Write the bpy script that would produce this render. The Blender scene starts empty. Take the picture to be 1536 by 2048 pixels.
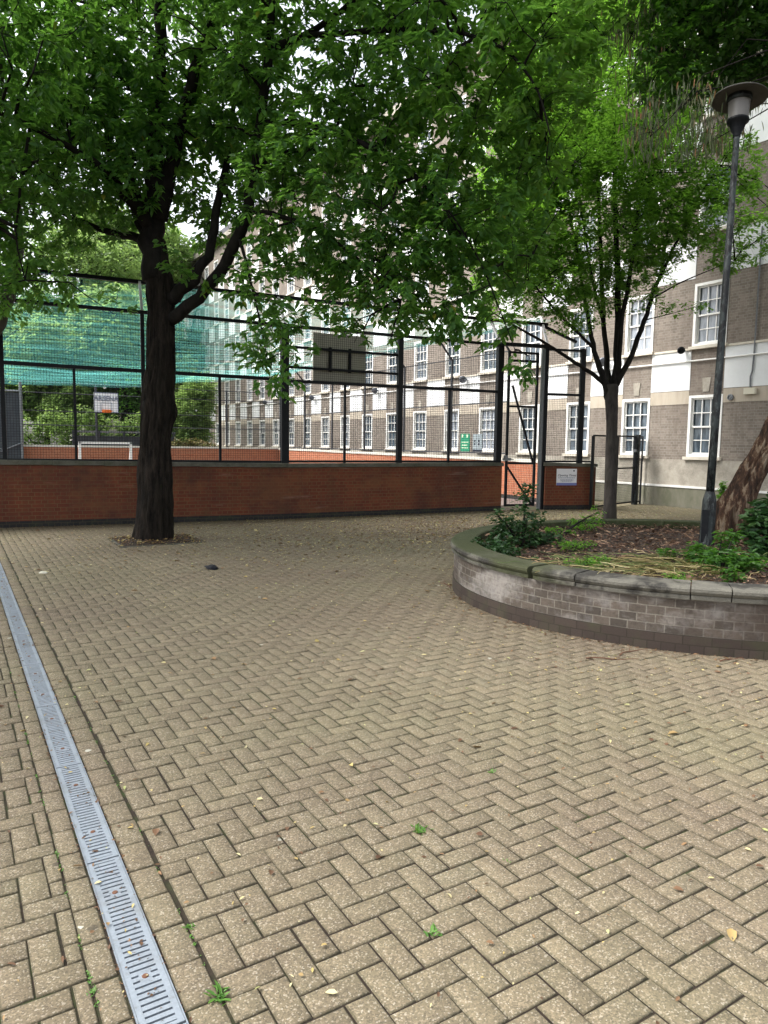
import bpy, math, random
import numpy as np
from mathutils import Vector, Matrix, noise as mnoise

rad = math.radians
sc = bpy.context.scene
C = sc.collection
random.seed(7)

# ------------------------------------------------------------------ camera
W, H, FPX, CAMH = 1536, 2048, 1420.0, 1.70
PITCH, YAW, ROLL = rad(5.5), rad(31.4), rad(0.76)
_f = np.array([math.sin(YAW)*math.cos(PITCH), math.cos(YAW)*math.cos(PITCH), -math.sin(PITCH)])
_r = np.array([math.cos(YAW), -math.sin(YAW), 0.0]); _u = np.cross(_r, _f)
_c, _s = math.cos(ROLL), math.sin(ROLL)
R_, U_ = _c*_r+_s*_u, _c*_u-_s*_r
CAM = np.array([0, 0, CAMH])
def at(x, y, d):                       # a photo point at distance d (metres along the view) as a place in the world
    return CAM + d*(_f + R_*(x-W/2)/FPX - U_*(y-H/2)/FPX)
cam = bpy.data.objects.new('camera', bpy.data.cameras.new('camera'))
C.objects.link(cam); sc.camera = cam
m = Matrix.Identity(4)
for i in range(3):
    m[i][0], m[i][1], m[i][2], m[i][3] = R_[i], U_[i], -_f[i], CAM[i]
cam.matrix_world = m
cam.data.sensor_width = 36; cam.data.lens = FPX/2048*36
cam.data.clip_end = 900; cam.data.clip_start = 0.05

# ------------------------------------------------------------------ materials
def nmat(name):
    mt = bpy.data.materials.new(name); mt.use_nodes = True
    nt = mt.node_tree; nt.nodes.clear()
    return mt, nt, nt.nodes, nt.links
def N(nt, typ, **kw):
    n = nt.nodes.new(typ)
    for k, v in kw.items():
        if k in n.inputs: n.inputs[k].default_value = v
        else: setattr(n, k, v)
    return n
def ramp(nt, src, stops, interp='LINEAR'):
    r = nt.nodes.new('ShaderNodeValToRGB'); r.color_ramp.interpolation = interp
    el = r.color_ramp.elements
    while len(el) > 1: el.remove(el[0])
    el[0].position, el[0].color = stops[0][0], (*stops[0][1], 1) if len(stops[0][1]) == 3 else stops[0][1]
    for p, c in stops[1:]:
        e = el.new(p); e.color = (*c, 1)
    nt.links.new(src, r.inputs[0]); return r.outputs[0]
def mix(nt, fac, a, b, mode='MIX'):
    n = nt.nodes.new('ShaderNodeMix'); n.data_type = 'RGBA'; n.blend_type = mode
    def put(s, v):
        if isinstance(v, (int, float)): s.default_value = v
        elif isinstance(v, tuple): s.default_value = (*v, 1)
        else: nt.links.new(v, s)
    put(n.inputs[0], fac); put(n.inputs[6], a); put(n.inputs[7], b)
    return n.outputs[2]
def coords(nt, kind='Object', scale=(1, 1, 1)):
    tc = nt.nodes.new('ShaderNodeTexCoord'); mp = nt.nodes.new('ShaderNodeMapping')
    mp.inputs['Scale'].default_value = scale
    nt.links.new(tc.outputs[kind], mp.inputs[0]); return mp.outputs[0]
def noi(nt, vec, scale, detail=4, rough=.6, lo=.35, hi=.65):
    n = N(nt, 'ShaderNodeTexNoise', Scale=scale, Detail=detail, Roughness=rough)
    nt.links.new(vec, n.inputs['Vector'])
    r = nt.nodes.new('ShaderNodeMapRange'); r.inputs[1].default_value = lo; r.inputs[2].default_value = hi
    nt.links.new(n.outputs[0], r.inputs[0]); return r.outputs[0]
def mth(nt, op, a, b=0.0):
    n = nt.nodes.new('ShaderNodeMath'); n.operation = op
    for s, v in ((n.inputs[0], a), (n.inputs[1], b)):
        if isinstance(v, (int, float)): s.default_value = v
        else: nt.links.new(v, s)
    return n.outputs[0]
def finish(nt, col, rough=.85, bump=None, bs=.3, bd=.01, metal=0, spec=.3):
    p = nt.nodes.new('ShaderNodeBsdfPrincipled'); o = nt.nodes.new('ShaderNodeOutputMaterial')
    if isinstance(col, tuple): p.inputs['Base Color'].default_value = (*col, 1)
    else: nt.links.new(col, p.inputs['Base Color'])
    if isinstance(rough, (int, float)): p.inputs['Roughness'].default_value = rough
    else: nt.links.new(rough, p.inputs['Roughness'])
    p.inputs['Metallic'].default_value = metal
    p.inputs['Specular IOR Level'].default_value = spec
    if bump is not None:
        b = nt.nodes.new('ShaderNodeBump'); b.inputs['Strength'].default_value = bs; b.inputs['Distance'].default_value = bd
        nt.links.new(bump, b.inputs['Height']); nt.links.new(b.outputs[0], p.inputs['Normal'])
    nt.links.new(p.outputs[0], o.inputs[0]); return p
def simple(name, base, layers=(), rough=.8, bscale=None, bs=.3, bd=.01, metal=0, spec=.3, kind='Object', stretch=(1, 1, 1)):
    """base colour + (scale, lo, hi, colour, amount) noise layers"""
    mt, nt, ns, ln = nmat(name); v = coords(nt, kind, stretch); col = base
    for (s, lo, hi, c2, amt) in layers:
        f = noi(nt, v, s, 5, .65, lo, hi)
        col = mix(nt, mth(nt, 'MULTIPLY', f, amt), col, c2)
    b = noi(nt, v, bscale, 4, .6, 0, 1) if bscale else None
    finish(nt, col, rough, b, bs, bd, metal, spec); return mt

def brick_mat(name, c1, c2, mortar, bw=.225, rh=.075, ms=.010, stains=(), english=True, fade=None, blotch=None, rough=.9, mbias=0.0):
    mt, nt, ns, ln = nmat(name); v = coords(nt, 'UV')
    wob = N(nt, 'ShaderNodeTexNoise', Scale=9.0, Detail=2.0); ln.new(v, wob.inputs['Vector'])
    va = nt.nodes.new('ShaderNodeVectorMath'); va.operation = 'MULTIPLY_ADD'
    ln.new(wob.outputs['Color'], va.inputs[0]); va.inputs[1].default_value = (.008, .008, 0); ln.new(v, va.inputs[2])
    b = nt.nodes.new('ShaderNodeTexBrick'); ln.new(va.outputs[0], b.inputs['Vector'])
    b.inputs['Scale'].default_value = 1; b.inputs['Brick Width'].default_value = bw; b.inputs['Row Height'].default_value = rh
    b.inputs['Mortar Size'].default_value = ms/2; b.inputs['Mortar Smooth'].default_value = .25
    b.inputs['Bias'].default_value = mbias
    b.inputs['Color1'].default_value = (*c1, 1); b.inputs['Color2'].default_value = (*c2, 1); b.inputs['Mortar'].default_value = (*mortar, 1)
    b.offset = .5; b.offset_frequency = 2
    if english: b.squash = .5; b.squash_frequency = 2
    f1 = noi(nt, v, 60, 4, .7, .3, .7)
    col = mix(nt, mth(nt, 'MULTIPLY', f1, .35), b.outputs[0], tuple(x*.55 for x in c1))
    for (s, lo, hi, c, a, st) in stains:
        f = noi(nt, coords(nt, 'UV', st), s, 5, .65, lo, hi)
        col = mix(nt, mth(nt, 'MULTIPLY', f, a), col, c)
    inv = mth(nt, 'SUBTRACT', 1.0, b.outputs[1])
    h = mth(nt, 'ADD', mth(nt, 'MULTIPLY', f1, .25), inv)
    finish(nt, col, rough, h, .6, .006); return mt

# ------------------------------------------------------------------ object helpers
BASE = {}
def tag(o, label=None, cat=None, group=None, kind=None):
    if label: o['label'] = label
    if cat: o['category'] = cat
    if group: o['group'] = group
    if kind: o['kind'] = kind
    return o
def thing(name, loc, label, cat, group=None):
    o = bpy.data.objects.new(name, None); C.objects.link(o)
    o.empty_display_size = .2
    o.location = Vector(loc); BASE[o.name] = Vector(loc)
    return tag(o, label, cat, group)
def link_mesh(name, me, mat, parent=None, base=(0, 0, 0)):
    o = bpy.data.objects.new(name, me)
    if mat: me.materials.append(mat)
    C.objects.link(o)
    if parent: o.parent = parent; BASE[o.name] = BASE[parent.name]
    else: o.location = Vector(base); BASE[o.name] = Vector(base)
    return o
class MB:
    """collects shapes in world space; UVs are metres along each face"""
    def __init__(s): s.v = []; s.f = []; s.uv = []
    def quad(s, ps, uvs=None):
        n = len(s.v); s.v += [tuple(p) for p in ps]; s.f.append(tuple(range(n, n+len(ps))))
        s.uv += list(uvs) if uvs else [(p[0], p[1]) for p in ps]
    def box(s, x0, x1, y0, y1, z0, z1, fr=None, skip='', tz=None, u0=0):
        """tz: z top at x0 and x1 if it slopes"""
        za, zb = tz if tz else (z1, z1)
        P = {(0,0,0):(x0,y0,z0),(1,0,0):(x1,y0,z0),(1,1,0):(x1,y1,z0),(0,1,0):(x0,y1,z0),
             (0,0,1):(x0,y0,za),(1,0,1):(x1,y0,zb),(1,1,1):(x1,y1,zb),(0,1,1):(x0,y1,za)}
        F = {'-y':[(0,0,0),(1,0,0),(1,0,1),(0,0,1)],'+y':[(1,1,0),(0,1,0),(0,1,1),(1,1,1)],
             '-x':[(0,1,0),(0,0,0),(0,0,1),(0,1,1)],'+x':[(1,0,0),(1,1,0),(1,1,1),(1,0,1)],
             '-z':[(0,1,0),(1,1,0),(1,0,0),(0,0,0)],'+z':[(0,0,1),(1,0,1),(1,1,1),(0,1,1)]}
        for k, idx in F.items():
            if k in skip.split(): continue
            ps = [P[i] for i in idx]
            if k[1] == 'y': uv = [(p[0]+u0, p[2]) for p in ps]
            elif k[1] == 'x': uv = [(p[1]+u0, p[2]) for p in ps]
            else: uv = [(p[0]+u0, p[1]) for p in ps]
            s.quad([fr(p) for p in ps] if fr else ps, uv)
    def bar(s, a, b, w, d=None, up=(0, 0, 1)):
        """square bar from a to b"""
        d = d or w; a = Vector(a); b = Vector(b); ax = (b-a).normalized(); u = Vector(up)
        if abs(ax.dot(u)) > .95: u = Vector((1, 0, 0))
        sd = ax.cross(u).normalized(); u = sd.cross(ax)
        c = [a+sd*(i*w/2)+u*(j*d/2) for i, j in ((-1,-1),(1,-1),(1,1),(-1,1))]
        e = [p+(b-a) for p in c]; L = (b-a).length
        for i in range(4):
            j = (i+1) % 4; s.quad([c[i], c[j], e[j], e[i]], [(0, 0), (w, 0), (w, L), (0, L)])
        s.quad(c[::-1]); s.quad(e)
    def tube(s, pts, rs, n=8, cap=True, vs=1.0):
        pts = [Vector(p) for p in pts]; n0 = len(s.v); prev = None; L = 0
        ref = Vector((0.3, 1, 0.1)).normalized()
        for i, p in enumerate(pts):
            t = (pts[min(i+1, len(pts)-1)]-pts[max(i-1, 0)]).normalized()
            if prev is None:
                x = t.cross(ref)
                if x.length < .1: x = t.cross(Vector((0, 0, 1)))
                x.normalize()
            else: x = (prev - t*prev.dot(t)).normalized()
            prev = x; y = t.cross(x); r = rs[i] if hasattr(rs, '__len__') else rs
            for k in range(n):
                a = 2*math.pi*k/n; s.v.append(tuple(p+(x*math.cos(a)+y*math.sin(a))*r))
        for i in range(len(pts)-1):
            for k in range(n):
                k2 = (k+1) % n; a, b = n0+i*n, n0+(i+1)*n
                s.f.append((a+k, a+k2, b+k2, b+k)); s.uv += [(k/n, i*vs), ((k+1)/n, i*vs), ((k+1)/n, (i+1)*vs), (k/n, (i+1)*vs)]
        if cap:
            e = n0+(len(pts)-1)*n
            s.f.append(tuple(range(e, e+n))); s.uv += [(0, 0)]*n
            s.f.append(tuple(range(n0+n-1, n0-1, -1))); s.uv += [(0, 0)]*n
    def lathe(s, prof, c=(0, 0, 0), n=24, ax=None):
        """profile [(r,z)] about vertical axis through c; ax = optional direction of the axis"""
        M_ = Matrix.Identity(3)
        if ax is not None: M_ = Vector((0, 0, 1)).rotation_difference(Vector(ax).normalized()).to_matrix()
        n0 = len(s.v); c = Vector(c)
        for r, z in prof:
            for k in range(n):
                a = 2*math.pi*k/n; s.v.append(tuple(c+M_@Vector((r*math.cos(a), r*math.sin(a), z))))
        for i in range(len(prof)-1):
            for k in range(n):
                k2 = (k+1) % n; a, b = n0+i*n, n0+(i+1)*n
                s.f.append((a+k, a+k2, b+k2, b+k)); s.uv += [(k/n, prof[i][1]), ((k+1)/n, prof[i][1]), ((k+1)/n, prof[i+1][1]), (k/n, prof[i+1][1])]
    def build(s, name, mat, parent=None, base=None, smooth=False, bevel=0):
        bs = BASE[parent.name] if parent else Vector(base if base is not None else (0, 0, 0))
        me = bpy.data.meshes.new(name)
        va = np.array(s.v, dtype=float)-np.array(bs)
        me.from_pydata(va.tolist(), [], s.f)
        uvl = me.uv_layers.new(name='UVMap'); uvl.data.foreach_set('uv', np.array(s.uv, dtype=np.float32).ravel())
        if smooth: me.polygons.foreach_set('use_smooth', [True]*len(me.polygons))
        me.update()
        o = link_mesh(name, me, mat, parent, bs)
        if bevel:
            b = o.modifiers.new('bevel', 'BEVEL'); b.width = bevel; b.segments = 2; b.limit_method = 'ANGLE'; b.angle_limit = rad(50)
        return o
def fast_mesh(name, V, F, mat, parent=None, base=(0, 0, 0), attr=None, smooth=False):
    """V (n,3), F (m,k) all the same k; attr: per-face float stored as 'lc'"""
    bs = np.array(BASE[parent.name]) if parent else np.array(base, float)
    V = np.asarray(V, np.float32)-bs.astype(np.float32); F = np.asarray(F, np.int32); k = F.shape[1]
    me = bpy.data.meshes.new(name)
    me.vertices.add(len(V)); me.vertices.foreach_set('co', V.ravel())
    me.loops.add(F.size); me.loops.foreach_set('vertex_index', F.ravel())
    me.polygons.add(len(F)); me.polygons.foreach_set('loop_start', np.arange(0, F.size, k, dtype=np.int32))
    me.polygons.foreach_set('loop_total', np.full(len(F), k, np.int32))
    me.update(calc_edges=True)
    if attr is not None:
        a = me.attributes.new('lc', 'FLOAT', 'FACE'); a.data.foreach_set('value', np.asarray(attr, np.float32))
    if smooth: me.polygons.foreach_set('use_smooth', [True]*len(F))
    return link_mesh(name, me, mat, parent, base)
def copy_tree(o, parent=None):
    c = o.copy(); C.objects.link(c); c.parent = parent
    BASE[c.name] = BASE[o.name]
    for ch in list(o.children): copy_tree(ch, c)
    return c
def frame(P, Q, z=0):
    P = Vector((P[0], P[1], z)); Q = Vector((Q[0], Q[1], z)); x = (Q-P).normalized(); y = Vector((-x.y, x.x, 0))
    f = lambda p: P+x*p[0]+y*p[1]+Vector((0, 0, p[2])); f.L = (Q-P).length; f.P = P; f.x = x; f.y = y
    return f
def lettering(body, size, fr, x, y, z, mat, parent, name='lettering', outline=0, depth=.002, align='CENTER', shear=0):
    cu = bpy.data.curves.new('t', 'FONT'); cu.body = body; cu.size = size; cu.align_x = align; cu.extrude = depth; cu.shear = shear
    if outline: cu.fill_mode = 'NONE'; cu.bevel_depth = outline; cu.extrude = 0
    to = bpy.data.objects.new('t', cu); C.objects.link(to)
    dg = bpy.context.evaluated_depsgraph_get(); me = bpy.data.meshes.new_from_object(to.evaluated_get(dg))
    bpy.data.objects.remove(to); me.materials.clear(); bs = BASE[parent.name]
    for v in me.vertices:
        v.co = fr((x+v.co.x, y-v.co.z, z+v.co.y))-bs
    return link_mesh(name, me, mat, parent)

# ------------------------------------------------------------------ material set
def paver_mat():
    mt, nt, ns, ln = nmat('concrete_paver'); v = coords(nt, 'Object')
    at_ = N(nt, 'ShaderNodeAttribute', attribute_name='lc')
    col = ramp(nt, at_.outputs['Fac'], [(0, (.118, .096, .062)), (.3, (.172, .144, .092)), (.55, (.150, .122, .082)), (.8, (.218, .176, .112)), (1, (.135, .124, .080))])
    # broad damp / algae tints
    g = noi(nt, v, .30, 5, .6, .38, .6); col = mix(nt, mth(nt, 'MULTIPLY', g, .7), col, (.105, .106, .050))
    r = noi(nt, coords(nt, 'Object', (1, 1, 1.3)), .38, 6, .7, .43, .62); col = mix(nt, mth(nt, 'MULTIPLY', r, .8), col, (.092, .064, .047))
    s = noi(nt, v, 7, 5, .7, .5, .75); col = mix(nt, mth(nt, 'MULTIPLY', s, .35), col, (.075, .06, .045))
    sx = nt.nodes.new('ShaderNodeSeparateXYZ'); ln.new(v, sx.inputs[0])
    mr = nt.nodes.new('ShaderNodeMapRange'); mr.inputs[1].default_value = 10.5; mr.inputs[2].default_value = 13.5; ln.new(sx.outputs[0], mr.inputs[0])
    ms_ = mth(nt, 'MULTIPLY', mr.outputs[0], noi(nt, v, 1.1, 5, .7, .35, .6)); col = mix(nt, mth(nt, 'MULTIPLY', ms_, .75), col, (.115, .12, .05))
    # exposed aggregate: pale and dark stone specks
    vo = N(nt, 'ShaderNodeTexVoronoi', Scale=190.0); ln.new(v, vo.inputs['Vector'])
    sep = nt.nodes.new('ShaderNodeSeparateColor'); ln.new(vo.outputs['Color'], sep.inputs[0])
    spk = ramp(nt, sep.outputs[0], [(0, (.05, .043, .036)), (.16, (.11, .092, .068)), (.3, (.17, .136, .090)), (.72, (.23, .183, .118)), (.86, (.38, .30, .20)), (1, (.62, .56, .46))])
    col = mix(nt, .42, col, spk)
    gr = noi(nt, v, 320, 2, .6, .3, .7); col = mix(nt, mth(nt, 'MULTIPLY', gr, .28), col, (.12, .1, .075))
    lich = N(nt, 'ShaderNodeTexVoronoi', Scale=2.3); ln.new(v, lich.inputs['Vector'])
    lw = mth(nt, 'ADD', lich.outputs['Distance'], mth(nt, 'MULTIPLY', noi(nt, v, 60, 3, .6, 0, 1), .05))
    lf = mth(nt, 'LESS_THAN', lw, .062); col = mix(nt, mth(nt, 'MULTIPLY', lf, .6), col, (.52, .52, .45))
    ed = mth(nt, 'GREATER_THAN', at_.outputs['Fac'], 1.5); col = mix(nt, mth(nt, 'MULTIPLY', ed, mth(nt, 'ADD', .28, mth(nt, 'MULTIPLY', s, .5))), col, (.045, .038, .020))
    gum = N(nt, 'ShaderNodeTexVoronoi', Scale=3.7); ln.new(v, gum.inputs['Vector'])
    gf = mth(nt, 'LESS_THAN', mth(nt, 'ADD', gum.outputs['Distance'], mth(nt, 'MULTIPLY', gr, .03)), .075); col = mix(nt, mth(nt, 'MULTIPLY', gf, .55), col, (.05, .042, .034))
    h = mth(nt, 'ADD', mth(nt, 'MULTIPLY', sep.outputs[0], .6), mth(nt, 'MULTIPLY', gr, .6))
    finish(nt, col, .9, h, .45, .004, 0, .25); return mt
def joint_mat():
    mt, nt, ns, ln = nmat('joint_sand_and_moss'); v = coords(nt, 'Object')
    g = noi(nt, v, .8, 5, .6, .42, .6); g2 = noi(nt, v, 14, 4, .6, .4, .62)
    col = mix(nt, noi(nt, v, 40, 3, .6, .3, .7), (.014, .010, .007), (.034, .023, .016))
    col = mix(nt, mth(nt, 'MULTIPLY', g, g2), col, (.028, .045, .010))
    finish(nt, col, .95, noi(nt, v, 120, 3, .6, 0, 1), .5, .004); return mt
def top_moss(mt):
    nt = mt.node_tree; p = [n for n in nt.nodes if n.type == 'BSDF_PRINCIPLED'][0]; src = p.inputs['Base Color'].links[0].from_socket
    g = nt.nodes.new('ShaderNodeNewGeometry'); sp = nt.nodes.new('ShaderNodeSeparateXYZ'); nt.links.new(g.outputs['True Normal'], sp.inputs[0])
    r = nt.nodes.new('ShaderNodeMapRange'); r.inputs[1].default_value = .55; r.inputs[2].default_value = .95; nt.links.new(sp.outputs[2], r.inputs[0])
    sx = nt.nodes.new('ShaderNodeSeparateXYZ'); nt.links.new(coords(nt, 'Object'), sx.inputs[0])
    q = nt.nodes.new('ShaderNodeMapRange'); q.inputs[1].default_value = -.6; q.inputs[2].default_value = .8; nt.links.new(sx.outputs[1], q.inputs[0])
    f = mth(nt, 'MULTIPLY', mth(nt, 'MULTIPLY', r.outputs[0], q.outputs[0]), noi(nt, coords(nt, 'Object'), 3, 4, .6, .2, .5))
    nt.links.new(mix(nt, f, src, (.034, .040, .013)), p.inputs['Base Color'])
def leaf_mat(name, stops, trans=(.16, .33, .03), tf=.42, rough=.5):
    mt, nt, ns, ln = nmat(name)
    a = N(nt, 'ShaderNodeAttribute', attribute_name='lc')
    col = ramp(nt, a.outputs['Fac'], stops)
    p = nt.nodes.new('ShaderNodeBsdfPrincipled'); ln.new(col, p.inputs['Base Color'])
    p.inputs['Roughness'].default_value = rough; p.inputs['Specular IOR Level'].default_value = .35
    t = nt.nodes.new('ShaderNodeBsdfTranslucent'); tc = mix(nt, .6, col, trans); ln.new(tc, t.inputs['Color'])
    mx = nt.nodes.new('ShaderNodeMixShader'); mx.inputs[0].default_value = tf
    ln.new(p.outputs[0], mx.inputs[1]); ln.new(t.outputs[0], mx.inputs[2])
    o = nt.nodes.new('ShaderNodeOutputMaterial'); ln.new(mx.outputs[0], o.inputs[0]); return mt

MT = {}
MT['paver'] = paver_mat(); MT['joint'] = joint_mat()
MT['court_brick'] = brick_mat('orange_brick', (.135, .036, .019), (.18, .052, .025), (.17, .115, .055), stains=(
    (.8, .42, .66, (.060, .026, .020), .8, (1, .8, 1)), (2.2, .62, .72, (.30, .22, .18), .3, (.35, 3, 1)), (3, .5, .7, (.10, .055, .024), .5, (1, 1, 1)), (.5, .52, .6, (.20, .085, .035), .35, (1, 2, 1))))
MT['lit_brick'] = brick_mat('lit_orange_brick', (.33, .105, .055), (.42, .15, .075), (.38, .28, .2), stains=((1.3, .5, .75, (.3, .10, .06), .4, (1, .8, 1)),))  # court brick over again, brightened to paint the stronger light beyond the fence
MT['plinth_brick'] = brick_mat('dark_plinth_brick', (.018, .018, .020), (.030, .028, .028), (.075, .06, .034), stains=((2, .5, .7, (.05, .06, .03), .5, (1, 1, 1)),))
MT['planter_brick'] = brick_mat('grey_brown_brick', (.060, .050, .041), (.118, .095, .076), (.19, .17, .14), bw=.15, english=False, ms=.012, stains=(
    (1.3, .47, .60, (.30, .275, .25), .78, (1, 1.8, 1)), (7, .5, .66, (.20, .19, .185), .4, (1, 1, 1)), (.7, .46, .62, (.05, .036, .028), .7, (1, 1, 1)), (22, .5, .7, (.03, .024, .02), .5, (1, 1, 1))))
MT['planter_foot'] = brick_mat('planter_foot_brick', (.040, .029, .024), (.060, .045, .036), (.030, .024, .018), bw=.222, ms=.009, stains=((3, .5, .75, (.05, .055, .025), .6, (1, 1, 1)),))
MT['flat_brick'] = brick_mat('stock_brick', (.185, .157, .132), (.28, .238, .20), (.33, .30, .26), ms=.012, english=True, stains=(
    (.8, .45, .7, (.13, .10, .082), .55, (1, .5, 1)), (3, .5, .72, (.10, .085, .07), .45, (2.2, .35, 1)), (40, .5, .7, (.12, .09, .07), .5, (.25, 1, 1))))
MT['coping'] = simple('weathered_coping', (.115, .108, .088), ((1.5, .42, .62, (.05, .056, .03), .75), (9, .45, .7, (.04, .037, .03), .6), (60, .4, .7, (.18, .17, .14), .3)), bscale=70, bs=.5)
MT['pale_coping'] = simple('pale_coping', (.55, .52, .46), ((3, .45, .7, (.35, .33, .28), .5),), bscale=60)
MT['planter_stone'] = simple('planter_coping_stone', (.125, .118, .098), ((2.4, .46, .56, (.022, .020, .018), .92), (5, .52, .66, (.16, .15, .12), .6), (.9, .52, .64, (.05, .058, .018), .7), (80, .4, .7, (.055, .052, .045), .4)), bscale=55, bs=.7, bd=.012)
top_moss(MT['planter_stone'])
MT['mossy_stone'] = simple('mossy_coping_stone', (.034, .042, .013), ((4, .42, .62, (.022, .030, .008), .8), (14, .5, .7, (.095, .09, .06), .5)), bscale=60, bs=.7, bd=.012)
MT['stone'] = simple('limestone_band', (.38, .345, .29), ((1.1, .42, .58, (.20, .18, .145), .8), (4, .5, .68, (.24, .21, .175), .6), (30, .4, .7, (.52, .48, .42), .3)), bscale=90, bs=.25)
MT['beige'] = simple('beige_render_band', (.42, .37, .30), ((2, .45, .7, (.30, .25, .19), .6), (12, .5, .7, (.44, .34, .25), .4)), bscale=90, bs=.2, stretch=(1, 2.2, .5))
MT['low_render'] = simple('stained_low_render', (.19, .18, .14), ((1.3, .42, .62, (.10, .105, .065), .75), (6, .5, .7, (.22, .2, .16), .5)), bscale=70, bs=.3, stretch=(1, 1, .5))
MT['white_panel'] = simple('white_render', (.72, .73, .73), ((1, .45, .7, (.60, .61, .61), .5), (9, .5, .75, (.66, .65, .63), .4)), bscale=80, bs=.15, rough=.7)
MT['white_paint'] = simple('white_gloss_paint', (.78, .77, .74), ((6, .5, .75, (.62, .58, .52), .35),), rough=.45, spec=.5)
MT['sill'] = simple('cream_sill', (.62, .57, .48), ((5, .45, .7, (.42, .36, .28), .5),))
MT['black'] = simple('black_painted_steel', (.005, .006, .008), ((12, .5, .7, (.014, .015, .015), .6),), rough=.5, spec=.2)
MT['wire'] = simple('black_welded_wire', (.005, .0055, .007), rough=.6, spec=.15)
MT['far_steel'] = simple('grey_steel', (.03, .031, .038), ((8, .4, .7, (.07, .07, .075), .6),), rough=.5)
MT['galv'] = simple('galvanised_steel', (.20, .21, .22), ((20, .4, .7, (.10, .105, .11), .6), (5, .55, .7, (.12, .12, .12), .4)), rough=.5, metal=.3)
MT['arm'] = simple('grey_arm', (.33, .33, .34), ((8, .4, .7, (.2, .2, .2), .5),), rough=.6)
MT['drain'] = simple('blue_grey_grating', (.215, .245, .28), ((9, .45, .7, (.15, .17, .195), .6), (90, .45, .7, (.30, .33, .36), .4), (2.5, .52, .7, (.13, .125, .11), .6), (30, .55, .7, (.09, .085, .075), .4)), rough=.6, bscale=200, bs=.12, metal=.15, spec=.4)
MT['drain_dark'] = simple('drain_channel', (.03, .03, .032), rough=.8)
MT['rust'] = simple('rusty_bolt', (.13, .06, .035), ((60, .4, .7, (.05, .03, .02), .6),), rough=.8)
MT['lamp_iron'] = simple('flaking_grey_green_paint', (.024, .030, .030), ((9, .46, .52, (.005, .0055, .006), .97), (30, .56, .62, (.085, .095, .095), .5)), rough=.6, bscale=30, bs=.5, stretch=(1, 1, .45))
MT['lamp_hat'] = simple('dirty_lamp_hood', (.075, .072, .066), ((6, .45, .7, (.045, .042, .038), .7),), rough=.7)
MT['mulch'] = simple('mulch_soil', (.032, .021, .015), ((14, .4, .65, (.06, .038, .026), .7), (50, .45, .7, (.02, .014, .01), .7)), bscale=35, bs=1, bd=.03)
MT['court'] = simple('court_tarmac', (.16, .12, .11), ((3, .4, .7, (.12, .11, .10), .6),), bscale=120)
MT['grass'] = simple('rough_grass', (.06, .09, .02), ((5, .4, .7, (.1, .09, .04), .6),), bscale=40)
MT['board_back'] = simple('plywood_back', (.48, .46, .38), ((3, .4, .7, (.36, .34, .28), .6),), stretch=(4, 4, .6))
MT['white_board'] = simple('white_board', (.75, .74, .76), ((5, .5, .7, (.62, .6, .62), .4),), rough=.5)
MT['ink'] = simple('blue_grey_ink', (.16, .18, .26), rough=.6)
MT['dark_ink'] = simple('dark_ink', (.015, .018, .03), rough=.6)
MT['orange'] = simple('orange_rim', (.72, .17, .03), rough=.5)
MT['blue_band'] = simple('blue_band', (.17, .19, .42), rough=.5)
MT['green_sign'] = simple('green_sign', (.02, .22, .12), ((6, .5, .7, (.05, .28, .17), .5),), rough=.5)
MT['grey_sign'] = simple('grey_sign', (.24, .28, .30), rough=.5)
MT['pale_print'] = simple('pale_print', (.55, .62, .45), rough=.6)
MT['dark_shed'] = simple('dark_screen', (.045, .05, .058), ((4, .4, .7, (.09, .095, .1), .5),))
MT['pale_wall'] = simple('pale_house_wall', (.6, .57, .53), ((2, .4, .7, (.48, .4, .35), .5),))
MT['slate'] = simple('slate_roof', (.09, .09, .1))
MT['purple_cloth'] = simple('dark_cloth', (.006, .007, .011), ((20, .4, .7, (.02, .022, .03), .5),), bscale=80, bs=.8)
MT['flood'] = simple('grey_lamp_housing', (.16, .17, .2), rough=.4, metal=.4)
MT['box_cream'] = simple('cream_plastic', (.62, .58, .46), rough=.5)

def bark_mat(name, c1, c2, c3, st=(1, 1, .22), s=14, bs=1.0, bd=.03):
    mt, nt, ns, ln = nmat(name); v = coords(nt, 'Object', st)
    f = noi(nt, v, s, 6, .65, .35, .65); f2 = noi(nt, v, s*.3, 4, .6, .45, .65)
    col = mix(nt, f, c1, c2); col = mix(nt, mth(nt, 'MULTIPLY', f2, .7), col, c3)
    finish(nt, col, .95, mth(nt, 'ADD', f, mth(nt, 'MULTIPLY', noi(nt, v, s*3, 4, .6, 0, 1), .4)), bs, bd, 0, .15); return mt
MT['bark'] = bark_mat('dark_furrowed_bark', (.004, .0035, .003), (.030, .023, .018), (.016, .013, .009))
MT['bark_smooth'] = bark_mat('grey_smooth_bark', (.024, .021, .020), (.058, .051, .046), (.036, .034, .024), (1, 1, .35), 9, .4, .01)
MT['bark_grey'] = bark_mat('pale_grey_bark', (.06, .055, .05), (.13, .12, .11), (.08, .075, .06), (1, 1, .35), 9, .4, .01)
MT['bark_limb'] = bark_mat('dark_limb_bark', (.006, .0055, .005), (.020, .017, .015), (.013, .012, .009), (1, 1, .4), 10, .6, .01)
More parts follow.
